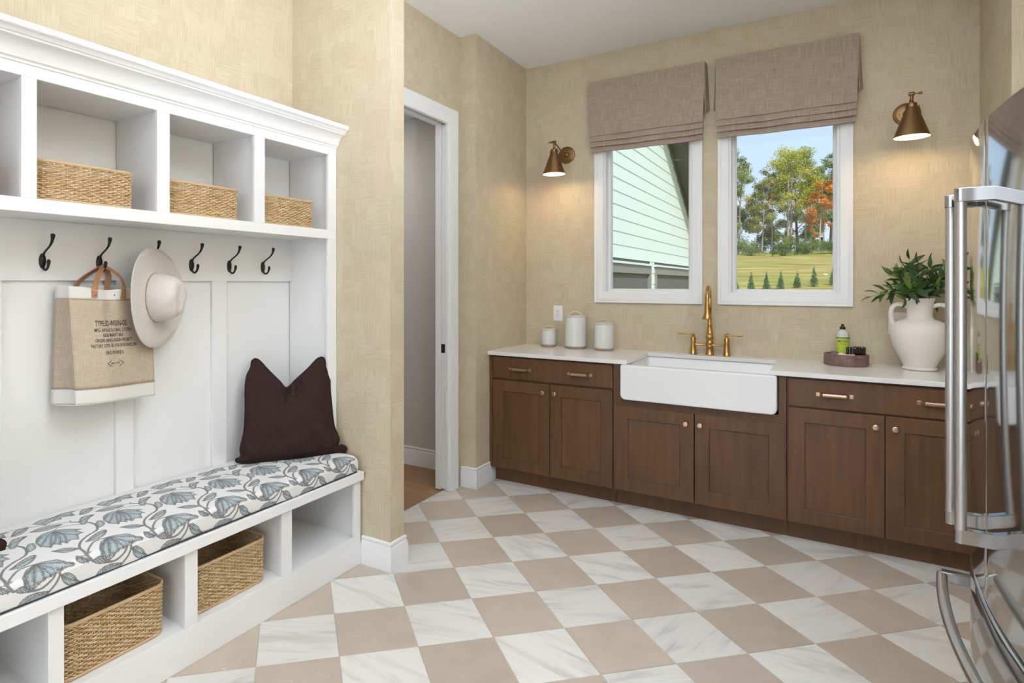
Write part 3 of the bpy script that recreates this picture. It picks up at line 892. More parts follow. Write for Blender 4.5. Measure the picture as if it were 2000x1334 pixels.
# bench
box('bench_top', -2.441, -1.946, Y0L, 2.392, 0.426, 0.468, WHITE, LK, bevel=0.002)
box('bench_deck', -2.441, BX-.018, Y0L, Y1L, 0.122, 0.142, WHITE, LK)
box('bench_base', BX-.018, BX, Y0L, Y1L-.0135, 0.0, 0.142, WHITE, LK, **bv)
for a, c in ST:
    box('bench_stile', BX-.018, BX, a, min(c, 2.389), 0.142, 0.426, WHITE, LK, **bv)
for a, c in ST[1:-1]:
    box('bench_divider', -2.441, BX-.018, a+.012, c-.012, 0.142, 0.426, WHITE, LK)
for a, c in ((Y0L, Y0L+.03), (2.364, Y1L-.002)):
    box('bench_end', -2.441, BX-.018, a, c, 0.142, 0.426, WHITE, LK)

# ------------------------------------------------------------------ coat hooks
def coat_hook():
    X = PX
    t = thing('coat_hook', (X, 1.106, 1.494), 'black double coat hook, leftmost on the white rail', 'hook', 'coat hooks on the rail')
    c = (X, 1.106, 1.494)
    b = MB()
    rows = []
    for (s, x) in ((1.0, 0.0), (1.0, 0.003), (0.86, 0.0065), (0.45, 0.009), (0.02, 0.0095)):
        rows.append([(c[0]+x, c[1]+0.0125*s*math.cos(a), c[2]+0.0285*s*math.sin(a)) for a in np.linspace(0, 2*PI, 25)[:-1]])
    obj('backplate', b.strip(rows, closed=True, cap=True), BLACK, t, smooth=50)
    p = bez([(.004, .016), (.016, .030), (.034, .041), (.054, .052), (.070, .066), (.078, .083), (.080, .098)], 60)
    r = np.interp(np.linspace(0, 1, len(p)), [0, .15, .5, .75, .92, .97, 1], [.0055, .0038, .0036, .0052, .0082, .0074, .0028])
    obj('coat_arm', MB().tube([(c[0]+q[0], c[1], c[2]+q[1]) for q in p], r, 10, up=(0, 1, 0)), BLACK, t, smooth=60)
    p = bez([(.003, -.018), (.012, -.030), (.026, -.034), (.040, -.026), (.047, -.012), (.049, .005)], 50)
    r = np.interp(np.linspace(0, 1, len(p)), [0, .2, .7, .88, .95, 1], [.0055, .0042, .0048, .0068, .0062, .0024])
    obj('robe_arm', MB().tube([(c[0]+q[0], c[1], c[2]+q[1]) for q in p], r, 10, up=(0, 1, 0)), BLACK, t, smooth=60)
    return t
h0 = coat_hook()
labs = {1.3175: 'black double coat hook holding the jute tote bag', 1.529: 'black double coat hook hidden behind the pale felt hat', 1.741: 'black double coat hook just right of the pale felt hat',
        1.952: 'black double coat hook, second from the right end of the rail', 2.163: 'black double coat hook, rightmost on the white rail'}
for y, lab in labs.items(): dup(h0, (PX, y, 1.494), lab)

# ------------------------------------------------------------------ woven baskets
def rrect(hx, hy, r, n):
    """rounded rectangle, n samples, starting mid side; returns points and outward normals"""
    segs = []
    per = 4*(hx+hy-2*r)+2*PI*r
    out = []
    sx_, sy_ = hx-r, hy-r
    lens = [2*sy_, PI*r/2, 2*sx_, PI*r/2, 2*sy_, PI*r/2, 2*sx_, PI*r/2]
    for k in range(n):
        s = per*k/n; i = 0
        while s > lens[i]: s -= lens[i]; i += 1
        cxs = [sx_, -sx_, -sx_, sx_]; cys = [sy_, sy_, -sy_, -sy_]
        if i == 0: p, nn = (hx, -sy_+s), (1, 0)
        elif i == 2: p, nn = (sx_-s, hy), (0, 1)
        elif i == 4: p, nn = (-hx, sy_-s), (-1, 0)
        elif i == 6: p, nn = (-sx_+s, -hy), (0, -1)
        else:
            q = (i-1)//2; a = q*PI/2+s/r; nn = (math.cos(a), math.sin(a)); p = (cxs[q]+r*nn[0], cys[q]+r*nn[1])
        out.append((p[0], p[1], nn[0], nn[1]))
    return out
def basket(loc, hx, hy, hgt, label, group, r=0.05, taper=0.985):
    t = thing('wicker_basket', loc, label, 'basket', group)
    per = 4*(hx+hy-2*r)+2*PI*r
    ns = int(per/0.0158)//2*2+1          # odd count of stakes: the weave alternates by itself
    sub = 4; n = ns*sub
    path = rrect(hx-.004, hy-.004, r, n)
    rows = int(hgt/0.0072)
    rg = random.Random(5)
    V = []; F = []
    cs = [(math.cos(a), math.sin(a)) for a in np.linspace(0, 2*PI, 7)[:-1]]
    for j in range(rows):
        z = 0.006+(hgt-.016)*(j+.5)/rows
        sc = taper+(1-taper)*j/rows
        o = len(V); jr = (rg.random()-.5)*.0008
        for k in range(n):
            x, y, nx, ny = path[k]
            ph = math.cos(PI*k/sub)*(1 if j % 2 == 0 else -1)
            d = 0.0034*ph
            wob = 0.0007*math.sin(k*.37+j*1.9)
            hz = 0.0031+jr+0.0004*ph
            for ca_, sa_ in cs:
                V.append((loc[0]+x*sc+nx*(d+0.0021*ca_), loc[1]+y*sc+ny*(d+0.0021*ca_), loc[2]+z+wob+hz*sa_))
        for k in range(n):
            k2 = (k+1) % n
            for c in range(6):
                F.append((o+k*6+c, o+k*6+(c+1) % 6, o+k2*6+(c+1) % 6, o+k2*6+c))
    raw_obj('weave', V, F, RATTAN, t, True, 'stuff')
    b = MB()
    for k in range(0, n, sub):
        x, y, nx, ny = path[(k+sub//2) % n] if False else path[k]
        b.tube([(loc[0]+x*taper, loc[1]+y*taper, loc[2]+.003), (loc[0]+x, loc[1]+y, loc[2]+hgt-.008)], 0.0021, 6)
    o = obj('stakes', b, RATTAN, t, smooth=60); o['kind'] = 'stuff'
    for nm, zz, rr_, sc in (('rim', hgt-.006, 0.0068, 1.0), ('base_rim', 0.006, 0.0058, taper)):
        pr = rrect(hx-.003, hy-.003, r, 96); rows_ = []
        for k in range(97):
            x, y, nx, ny = pr[k % 96]
            rows_.append([(loc[0]+x*sc+nx*rr_*.8*math.cos(a), loc[1]+y*sc+ny*rr_*.8*math.cos(a), loc[2]+zz+rr_*math.sin(a)) for a in np.linspace(0, 2*PI, 11)[:-1]])
        obj(nm, MB().strip(rows_, closed=True), RATTAN_RIM, t, smooth=60)
    pr = rrect(hx-.006, hy-.006, r, 48)
    obj('bottom', MB().prism([(loc[0]+p[0]*taper, loc[1]+p[1]*taper) for p in pr], lambda a, c, h: (a, c, h), loc[2]+.001, loc[2]+.005), RATTAN, t)
    return t
ub = basket((-2.293, 1.139, 1.683), 0.137, 0.177, 0.140, 'woven rattan basket in the cubby above the leftmost hook', 'baskets in the upper cubbies')
dup(ub, (-2.293, 1.628, 1.683), 'woven rattan basket in the middle upper cubby above the hat')
dup(ub, (-2.293, 2.098, 1.683), 'woven rattan basket in the upper cubby at the right end')
dup(ub, (-2.293, 0.655, 1.683), 'woven rattan basket in the upper cubby cut off at the left edge')
lb = basket((-2.165, 1.152, 0.142), 0.158, 0.192, 0.185, 'open woven rattan basket under the bench, nearest the camera', 'baskets under the bench')
dup(lb, (-2.165, 1.630, 0.142), 'open woven rattan basket under the bench, beside the empty bay')

# ------------------------------------------------------------------ bench cushion with printed vines
CX0, CX1, CZ0, CZ1, CY0, CY1 = -2.438, -1.962, 0.469, 0.549, -0.04, 2.362
IR = np.array([[math.cos(YAW), math.sin(YAW)], [-math.sin(YAW), math.cos(YAW)]])
PERIOD = 0.2275
def flat_uv(pts):
    """motif drawn in a sketch frame, laid flat on the cushion: (u across, v along)"""
    out = []
    for X, Y in pts:
        px, py = .2324*X, 900+.2324*Y
        d = Fv+Rv*((px-827.8)/1193.8)+Vector((0, 0, 1))*((553.9-py)/1193.8)
        s = (CZ1-CAM_H)/d.z; q = Vector((0, 0, CAM_H))+d*s
        if q.x < CX1-.012: out.append((q.x, q.y))
        else:
            s = CX1/d.x; q = Vector((0, 0, CAM_H))+d*s
            out.append((CX1-.012+max(0, CZ1-q.z)*1.0, q.y))
    return np.array(out)
SKETCH_FILL = [  # closed shapes: (points, kind)
    [(845, 830), (832, 740), (848, 690), (905, 650), (960, 636), (1060, 620), (1150, 630), (1195, 655), (1190, 672), (1120, 692), (1078, 712), (1040, 738), (992, 762), (952, 800), (912, 845), (872, 862)],
    [(1100, 742), (1140, 725), (1190, 750), (1215, 790), (1237, 800), (1200, 822), (1150, 822), (1113, 790)],
    [(790, 1000), (830, 930), (900, 882), (990, 865), (1008, 875), (970, 922), (900, 962)],
    [(640, 800), (690, 800), (735, 833), (742, 856), (690, 866), (650, 842)],
    [(440, 768), (520, 745), (600, 738), (662, 744), (600, 766), (530, 778)],
    [(723, 692), (768, 650), (820, 615), (880, 592), (896, 605), (870, 642), (800, 676)],
    [(815, 520), (850, 516), (880, 540), (856, 566), (822, 571), (808, 545)],
    [(663, 532), (675, 500), (702, 480), (788, 464), (746, 500), (722, 542), (690, 551)],
    [(668, 467), (680, 430), (722, 410), (777, 401), (770, 426), (722, 456)],
    [(300, 702), (308, 660), (360, 625), (420, 606), (450, 600), (530, 588), (690, 588), (640, 603), (702, 618), (655, 632), (662, 672), (600, 675), (560, 702), (508, 694), (516, 716), (450, 710), (430, 736), (340, 731)],
    [(273, 542), (330, 510), (440, 485), (500, 460), (560, 440), (642, 428), (600, 446), (627, 470), (510, 488), (516, 501), (430, 525), (380, 551)],
    [(253, 611), (320, 580), (400, 560), (522, 549), (450, 581), (350, 606)],
    [(780, 842), (840, 812), (880, 852), (850, 870), (800, 868)],
]
SKETCH_VEIN = [  # thin dark lines inside the flowers and leaves
    [(905, 655), (880, 740), (885, 840)], [(905, 655), (850, 730), (860, 840)], [(910, 655), (935, 720), (905, 840)], [(915, 655), (985, 710), (985, 765)], [(915, 655), (1010, 690), (1040, 736)],
    [(920, 652), (1050, 668), (1120, 690)], [(925, 650), (1060, 640), (1190, 662)], [(900, 656), (915, 750), (950, 798)],
    [(450, 615), (400, 650), (345, 728)], [(450, 615), (430, 660), (428, 733)], [(452, 615), (470, 660), (452, 708)], [(455, 614), (500, 650), (512, 694)], [(458, 612), (540, 640), (562, 700)], [(460, 610), (560, 630), (655, 632)],
    [(460, 606), (560, 606), (640, 603)], [(450, 612), (370, 640), (310, 690)], [(500, 470), (420, 500), (350, 540)], [(505, 468), (470, 495), (435, 523)], [(510, 466), (560, 465), (620, 468)],
    [(1105, 745), (1170, 780), (1230, 800)], [(795, 995), (890, 920), (1003, 873)], [(645, 805), (740, 853)], [(445, 766), (655, 748)], [(727, 688), (890, 600)],
    [(667, 530), (780, 467)], [(672, 463), (770, 405)], [(258, 609), (515, 552)],
]
SKETCH_STEM = [  # (points, half width in metres)
    ([(775, 852), (740, 800), (700, 762), (668, 736), (680, 690), (740, 640), (790, 612), (818, 588), (808, 556), (760, 536), (690, 530), (590, 530)], .0042),
    ([(590, 528), (450, 545), (330, 560), (200, 575), (85, 592)], .0022),
    ([(690, 548), (600, 556), (500, 575), (450, 600)], .0022),
    ([(745, 800), (740, 755), (785, 695), (860, 665), (915, 652)], .0036),
    ([(875, 862), (960, 842), (1030, 782), (1072, 715)], .0036), ([(1095, 722), (1085, 760), (1060, 812), (1010, 880), (935, 990)], .0036),
    ([(1085, 722), (1110, 700), (1112, 690)], .0024), ([(860, 862), (810, 866), (775, 850), (735, 848)], .0026),
    ([(735, 800), (700, 790), (690, 800)], .0018), ([(668, 742), (640, 742)], .0018), ([(815, 590), (830, 575), (835, 565)], .0018), ([(590, 530), (590, 515)], .0016),
    ([(750, 770), (760, 762), (770, 765)], .0022),
]
def seg_dist(G, P):
    """distance from grid points to a polyline"""
    D = np.full(len(G), 9.0)
    for a, b in zip(P[:-1], P[1:]):
        ab = b-a; t = np.clip(((G-a)@ab)/max(1e-12, ab@ab), 0, 1)
        D = np.minimum(D, np.hypot(*(G-(a+t[:, None]*ab)).T))
    return D
def in_poly(G, P):
    x, y = G.T; c = np.zeros(len(G), bool); j = len(P)-1
    for i in range(len(P)):
        xi, yi = P[i]; xj, yj = P[j]
        if yi != yj: c ^= ((yi > y) != (yj > y)) & (x < (xj-xi)*(y-yi)/(yj-yi)+xi)
        j = i
    return c
RES = 0.0011
NU = int(0.60/RES); NV = int(PERIOD/RES)
us = CX0+np.arange(NU)*RES
tileRGB = np.zeros((NU, NV, 3)); tileRGB[:] = (0.74, 0.73, 0.715)
DARK = np.array((0.135, 0.14, 0.14)); BLUE = np.array((0.40, 0.475, 0.52)); GREY = np.array((0.42, 0.435, 0.435))
def stamp(P, fn, pad):
    """rasterise one primitive with wrap around along the cushion"""
    u0, u1 = P[:, 0].min()-pad, P[:, 0].max()+pad; v0, v1 = P[:, 1].min()-pad, P[:, 1].max()+pad
    iu = np.arange(max(0, int((u0-CX0)/RES)), min(NU, int((u1-CX0)/RES)+2)); iv = np.arange(int(v0/RES), int(v1/RES)+2)
    if len(iu) == 0: return
    A, B = np.meshgrid(iu, iv, indexing='ij')
    G = np.stack([CX0+A.ravel()*RES, B.ravel()*RES], 1)
    al, col = fn(G); a = al[:, None]
    I, J = A.ravel(), B.ravel() % NV
    tileRGB[I, J] = tileRGB[I, J]*(1-a)+col*a
def smooth_closed(p):
    return np.array(bez(list(p)+[p[0]], len(p)*5))
for pts, w in SKETCH_STEM:
    P = np.array(bez(flat_uv(pts), len(pts)*5))
    stamp(P, lambda G: (np.clip((w-seg_dist(G, P))/.0012+.5, 0, 1), np.tile(np.array((0.215, 0.215, 0.205)), (len(G), 1))), .008)
for k, pts in enumerate(SKETCH_FILL):
    P = flat_uv(pts)
    P = np.concatenate([P, P[:1]]) if k in (0, 9, 10) else smooth_closed(P)
    c0 = P.mean(0)
    def fn(G):
        ins = in_poly(G, P); d = seg_dist(G, P)
        sz = max(1e-4, np.hypot(*(P-c0).T).max()); t = np.clip(np.hypot(*(G-c0).T)/sz, 0, 1)
        col = BLUE*(1-t[:, None]*.55)+GREY*(t[:, None]*.55)
        if k not in (0, 9, 1, 2, 12): col = col*.4+GREY*.6
        # dotted line just inside the outline
        cell = (np.floor(G[:, 0]/.0045)+np.floor(G[:, 1]/.0045)) % 2
        dots = ((d > .0032) & (d < .0068) & (cell == 0)) | ((k == 12) & (cell == 0))
        col = np.where(dots[:, None], DARK*1.0, col)
        ol = np.clip((.0021-d)/.001+.5, 0, 1)
        col = col*(1-ol[:, None])+DARK*1.25*ol[:, None]
        return np.clip(np.where(ins, 1.0, np.clip((.0012-d)/.001+.5, 0, 1)), 0, 1), col
    stamp(P, fn, .006)
for pts in SKETCH_VEIN:
    P = np.array(bez(flat_uv(pts), 16))
    def vein(G):
        d = seg_dist(G, P)
        cell = (np.floor(G[:, 0]/.0042)+np.floor(G[:, 1]/.0042)) % 2
        a = np.clip((.0016-d)/.001+.5, 0, 1)*.95
        return np.maximum(a, ((d > .0026) & (d < .0058) & (cell == 0))*.85), np.tile(DARK*1.1, (len(G), 1))
    stamp(P, vein, .008)

def cushion():
    t = thing('bench_cushion', (-2.2, 1.2, CZ0), 'long white bench cushion printed with blue grey vines and flowers', 'cushion')
    # cross section (x, z, u) from the back bottom over the top to the front bottom
    sec = []
    def add(x, z, u=None):
        if sec: u = sec[-1][2]+math.hypot(x-sec[-1][0], z-sec[-1][1])
        sec.append((x, z, u))
    sec.append((CX0, CZ0+.005, CX0-.075))
    for z_ in np.linspace(CZ0+.012, CZ1-.02, 8): add(CX0, z_)
    for a in np.linspace(0, PI/2, 7)[1:]: add(CX0+.018*(1-math.cos(a)), CZ1-.018+.018*math.sin(a))
    u_top = sec[-1][0]; off = sec[-1][2]-u_top
    for x_ in np.arange(CX0+.018, CX1-.022, .0015)[1:]: add(x_, CZ1+.004*math.sin(PI*(x_-CX0)/(CX1-CX0)))
    for a in np.linspace(0, PI/2, 14)[1:]: add(CX1-.022+.022*math.sin(a), CZ1-.022+.022*math.cos(a))
    for z_ in np.arange(CZ1-.022, CZ0+.007, -.0015)[1:]: add(CX1+.003*math.sin(PI*(CZ1-z_)/(CZ1-CZ0)), z_)
    for a in np.linspace(0, PI/2, 6)[1:]: add(CX1-.007*(1-math.cos(a)), CZ0+.007-.006*math.sin(a))
    S = np.array(sec); S[:, 2] -= off
    ys = np.concatenate([np.linspace(CY0, .60, 30), np.arange(.602, CY1-.012, .0015), CY1-.012+.012*np.sin(np.linspace(0, PI/2, 6))])
    m, n = len(ys), len(S)
    endf = np.ones(m); endf[-6:] = np.cos(np.linspace(0, PI/2, 6))
    X = np.tile(S[:, 0], (m, 1)); Z = np.tile(S[:, 1], (m, 1)); Yv = np.tile(ys[:, None], (1, n))
    zc = (CZ0+CZ1)/2
    Z = zc+(Z-zc)*(0.80+0.20*endf)[:, None]
    X = X+(0.004*np.sin(Yv*7.3)+.002*np.sin(Yv*17))*(S[:, 0] > CX1-.03)[None, :]
    Z = Z+(0.0025*np.sin(Yv*5.1+1)+.0015*np.sin(Yv*13))*(S[:, 1] > CZ1-.03)[None, :]
    V = np.stack([X, Yv, Z], -1).reshape(-1, 3)
    i = np.arange((m-1)*(n-1)); r = i//(n-1)*n+i % (n-1)
    F = np.stack([r, r+n, r+n+1, r+1], 1)
    o = raw_obj('cover', V, F, PRINT, t, True)
    U = np.tile(S[:, 2], (m, 1)); U = np.where(U > CX1-.012, CX1-.012+(U-(CX1-.012)), U)
    iu = np.clip(((U-CX0)/RES).round().astype(int), 0, NU-1); iv = (Yv/RES).round().astype(int) % NV
    C = np.ones((m, n, 4), np.float32); C[..., :3] = tileRGB[iu, iv]
    at = o.data.color_attributes.new('print', 'FLOAT_COLOR', 'POINT'); at.data.foreach_set('color', C.ravel())
    # end cap and bottom piping, coloured dark to stand in for its shadow line
    cap = [(x, CY1-.0006, zc+(z_-zc)*.80) for x, z_, u in sec[::6]]
    obj('end_panel', MB().add(cap, [tuple(range(len(cap)))]), CANVAS, t)
    obj('piping', MB().tube([(CX1+.001, CY0, CZ0+.003), (CX1+.001, CY1-.01, CZ0+.003), (CX1-.012, CY1, CZ0+.003), (CX0+.02, CY1, CZ0+.003)], .0028, 8), INK, t, smooth=60)
    return t
cushion()

# ------------------------------------------------------------------ dark pillow with a chopped top
def unproj_plane(px, py, p0, nrm):
    d = Fv+Rv*((px-827.8)/1193.8)+Vector((0, 0, 1))*((553.9-py)/1193.8)
    c = Vector((0, 0, CAM_H)); s = (p0-c).dot(nrm)/d.dot(nrm); return c+d*s
def pillow():
    A = Vector((-2.335, 1.915, 0.553)); B = Vector((-2.085, 2.335, 0.553))
    s_ = (B-A).normalized(); nb = Vector((s_.y, -s_.x, 0)); up = (Vector((0, 0, 1))-nb*0.16).normalized(); nrm = s_.cross(up).normalized()
    if nrm.dot(nb) < 0: nrm = -nrm
    def P(pts): return [unproj_plane(440+.2024*x, 660+.2024*y, A, nrm) for x, y in pts]
    left = P([(108, 1200), (98, 1170), (150, 1140), (142, 1070), (178, 900), (190, 700), (190, 500), (205, 370), (243, 285), (252, 225), (285, 198)])
    right = P([(1165, 1105), (1172, 1060), (1128, 1030), (1088, 1038), (1100, 970), (1052, 840), (1030, 660), (1016, 500), (1008, 350), (972, 255), (955, 195), (925, 184)])
    top = P([(285, 198), (330, 215), (420, 310), (530, 420), (592, 478), (680, 400), (800, 290), (880, 205), (925, 184)])
    bot = P([(108, 1200), (200, 1212), (600, 1183), (1000, 1130), (1165, 1105)])
    N = 56
    def rs(c, n=N+1):
        q = np.array(bez(c, 160)); L = np.concatenate([[0], np.cumsum(np.linalg.norm(np.diff(q, axis=0), axis=1))]); L /= L[-1]
        return np.stack([np.interp(np.linspace(0, 1, n), L, q[:, k]) for k in range(3)], 1)
    l, r, tp, bt = rs(left), rs(right), rs(top), rs(bot)
    u = np.linspace(0, 1, N+1)[:, None, None]; v = np.linspace(0, 1, N+1)[None, :, None]
    C = (1-u)*l[None]+u*r[None]+(1-v)*bt[:, None]+v*tp[:, None]-((1-u)*(1-v)*bt[0]+u*(1-v)*bt[-1]+(1-u)*v*tp[0]+u*v*tp[-1])
    uu, vv = u[..., 0], v[..., 0]
    th = 0.075*np.clip((np.sin(PI*uu)*np.sin(PI*vv)), 0, 1)**0.5*(0.75+.35*(1-vv))
    crease = 0.075*np.exp(-((uu-.54-.10*(vv-.8))/.10)**2)*np.clip((vv-.62)/.38, 0, 1)**1.0*np.clip((1-vv)*8, 0, 1)
    wr = 0.0045*np.sin(uu*21+vv*9)*np.sin(vv*7)+0.0025*np.sin(vv*26-uu*11)*np.sin(uu*PI)
    edge = np.clip(np.minimum(np.minimum(uu, 1-uu), np.minimum(vv, 1-vv))*12, 0, 1)
    F_ = C+np.array(nrm)*(th-crease*.8+wr*edge)[..., None]
    K_ = C-np.array(nrm)*(th*.55-crease*.4)[..., None]
    V = np.concatenate([F_.reshape(-1, 3), K_.reshape(-1, 3)])
    n = N+1; i = np.arange(N*N); q = i//N*n+i % N
    Fa = np.stack([q, q+n, q+n+1, q+1], 1); Fb = np.stack([q, q+1, q+n+1, q+n], 1)+n*n
    t = thing('throw_pillow', tuple((A+B)/2), 'dark brown linen pillow with chopped top in the bench corner', 'pillow')
    raw_obj('pillow_cover', V, np.concatenate([Fa, Fb]), PILLOW, t, True)
    rim = [Vector(p) for p in list(l)[:-1]+list(tp)[:-1]+list(r[::-1])[:-1]+list(bt[::-1])]
    obj('piping', MB().tube(rim, 0.0026, 6), PILLOW, t, smooth=60)
    tg = [C[int(N*.56), N-2]+np.array(nrm)*(.010), C[int(N*.55), N-5]+np.array(nrm)*(.03), C[int(N*.53), N-8]+np.array(nrm)*.052]
    obj('loose_thread', MB().tube(tg, 0.0004, 5), JARB, t, label='pale loose thread')
    return t
pl = pillow()
p2 = pl.copy(); COL.objects.link(p2); p2.location = (-2.235, 0.598, 0.556); p2.rotation_euler = (0, 0, math.radians(28))
p2['label'] = 'dark brown pillow at the left edge of the bench, almost out of view'
for ch in pl.children:
    c = ch.copy(); COL.objects.link(c); c.parent = p2
for q in (pl, p2): q['group'] = 'dark pillows on the bench'

# ------------------------------------------------------------------ jute tote bag
def tote():
    t = thing('tote_bag', (-2.35, 1.31, 0.95), 'natural jute tote bag with white bands and printed lettering hanging from hook', 'bag')
    xf, xb = -2.285, -2.415
    TL, TR, BL, BR = (1.126, 1.402), (1.480, 1.396), (1.153, .966), (1.506, .944)
    def S(u, v):      # front face, u across 0..1, v up 0..1
        y = (BL[0]*(1-u)+BR[0]*u)*(1-v)+(TL[0]*(1-u)+TR[0]*u)*v
        z = (BL[1]*(1-u)+BR[1]*u)*(1-v)+(TL[1]*(1-u)+TR[1]*u)*v
        x = xf-0.058*max(0, u-.35)/.65+0.010*math.sin(PI*u)*math.sin(PI*min(1, v*1.1))-0.016*math.exp(-((u-.44)/.10)**2)*max(0, v-.35)*1.5+0.004*math.sin(6*u+3*v)
        z -= 0.014*math.exp(-((u-.44)/.25)**2)*v**6
        return Vector((x, y, z))
    def Bk(u, v):
        y = (1.128*(1-u)+1.475*u)*(1-v)+(1.145*(1-u)+1.470*u)*v
        z = (.958*(1-u)+.952*u)*(1-v)+(1.402*(1-u)+1.405*u)*v
        return Vector((xb-.006*math.sin(PI*u), y, z))
    def G(u, v, side):   # gusset, u 0 = front, 1 = back, folded inwards
        a = S(side, v); b = Bk(side, v); p = a*(1-u)+b*u
        p.y += 0.034*math.sin(PI*u)*(0.55+.45*v) if side == 0 else -0.02*math.sin(PI*u); return p
    def patch(fn, v0, v1, nu, nv): return [[fn(i/nu, v0+(v1-v0)*j/nv) for i in range(nu+1)] for j in range(nv+1)]
    vt, vb = 0.895, 0.128
    for nm, m, a, c, k in (('jute_body', JUTE, vb, vt, 24), ('top_band', CANVAS, vt, 1.0, 6), ('bottom_band', CANVAS, 0.0, vb, 6)):
        b = MB()
        b.strip(patch(S, a, c, 40, k)).strip(patch(Bk, a, c, 12, k))
        b.strip(patch(lambda u, v: G(u, v, 0), a, c, 10, k)).strip(patch(lambda u, v: G(u, v, 1), a, c, 10, k))
        if nm == 'bottom_band':
            b.strip([[S(i/12, 0)*(1-j/4)+Bk(i/12, 0)*(j/4) for i in range(13)] for j in range(5)])
        o = obj(nm, b, m, t, smooth=40)
        sd = o.modifiers.new('thickness', 'SOLIDIFY'); sd.thickness = 0.0016; sd.offset = -1
    for vv in (vt, vb):   # stitched seam lines
        obj('seam', MB().tube([S(i/30, vv)+Vector((.0012, 0, 0)) for i in range(31)], .0008, 5), JUTE, t)
    # leather handles over the hook
    hk = Vector((PX+.030, 1.3175, 1.470))
    for nm, fn, us_, dx in (('handle', S, (0.27, 0.61), .004), ('handle', Bk, (0.23, 0.60), .008)):
        a, c = fn(us_[0], .915), fn(us_[1], .895)
        top = hk+Vector((.012 if fn is S else -.006, 0, 0.004))
        w0 = a+Vector((dx, 0, .10)); w1 = c+Vector((dx, 0, .085))
        pts = bez([a+Vector((dx, 0, 0)), a+Vector((dx, .0, .035)), a*.45+top*.55+Vector((.016 if fn is S else -.004, -.016, .014)), top+Vector((0, -.008, 0)), top+Vector((0, .008, 0)), c*.42+top*.58+Vector((.016 if fn is S else -.004, .022, .016)), c+Vector((dx, .002, .045)), c+Vector((dx, 0, 0))], 48)
        rows = []
        for i, p in enumerate(pts):
            p = Vector(p); tn = (Vector(pts[min(i+1, len(pts)-1)])-Vector(pts[max(0, i-1)])).normalized()
            wd = tn.cross(Vector((1, 0, 0)))
            wd = wd.normalized() if wd.length > .1 else Vector((0, 1, 0))
            # straps lie flat to the front near the rivets and turn edge-on over the hook
            f = min(1, min(i, len(pts)-1-i)/14); wd = (wd*(1-.45*f)+Vector((1, 0, 0))*.55*f*(1 if fn is S else -1)).normalized(); nn = tn.cross(wd).normalized()
            hw = .0105
            rows.append([p+wd*hw+nn*.0014, p-wd*hw+nn*.0014, p-wd*hw-nn*.0014, p+wd*hw-nn*.0014])
        hd = obj(nm, MB().strip(rows, closed=True, cap=True), LEATHER, t, smooth=40)
        if fn is S:
            for e in (pts[2], pts[6], pts[-3], pts[-7]):
                q = Vector(e); obj('rivet', MB().lathe([(.0042, 0), (.0042, .0012), (.0025, .0026), (0, .003)], (q.x+.0012, q.y, q.z), 12, 'X'), RIVET, hd, smooth=50)
    obj('snap', MB().lathe([(.003, 0), (.002, .0018), (0, .002)], tuple(S(.52, .945)+Vector((.001, 0, 0))), 10, 'X'), RIVET, t)
    # printed lettering, laid on the curved front
    def text(s, u, v, hgt, width, bold=0.0):
        cu = bpy.data.curves.new('lettering', 'FONT'); cu.body = s; cu.align_x = 'CENTER'; cu.align_y = 'CENTER'; cu.size = 1.0
        cu.offset = bold; cu.resolution_u = 2
        tmp = bpy.data.objects.new('tmp', cu); COL.objects.link(tmp)
        dg = bpy.context.evaluated_depsgraph_get(); me = bpy.data.meshes.new_from_object(tmp.evaluated_get(dg))
        bpy.data.objects.remove(tmp)
        xs = [q.co.x for q in me.vertices]; w = max(xs)-min(xs)
        ww, hh = .33, .44
        vs = []
        for q in me.vertices:
            p = S(u+q.co.x/w*width/ww, v+q.co.y*hgt/.7/hh); vs.append(p+Vector((.0013, 0, 0)))
        fs = [tuple(p.vertices) for p in me.polygons]
        bpy.data.meshes.remove(me)
        return MB().add(vs, fs)
    lines = [('TYPE:3D-W03N-OS', .44, .682, .0215, .128, .010), ('MFG: APOLIS GLOBAL CITIZEN', .46, .624, .0125, .150, .008), ('ISSUE: MARKET BAG', .45, .579, .0125, .082, .008),
             ('ORIGIN: BANGLADESH PROJECT', .46, .535, .0125, .150, .008), ('FACTORY CODE: BD-X33.1555/LONDO.2843', .47, .489, .0125, .188, .008), ('ORG: IPGRNJ10', .45, .427, .0125, .076, .008), ('MAR.15.1570', .455, .335, .006, .038, .006)]
    for s, u, v, hgt, w, bo in lines:
        obj('printed_text', text(s, u, v, hgt, w, bo), INK, t)
    b = MB()
    for sg in (-1, 1):
        for e in (-1, 1):
            p = S(.455+sg*.108, .335)+Vector((.0014, 0, 0)); q = S(.455+sg*.050, .335+e*.026)+Vector((.0014, 0, 0)); b.tube([p, q], .0009, 4)
    obj('printed_diamond', b, INK, t)
tote()

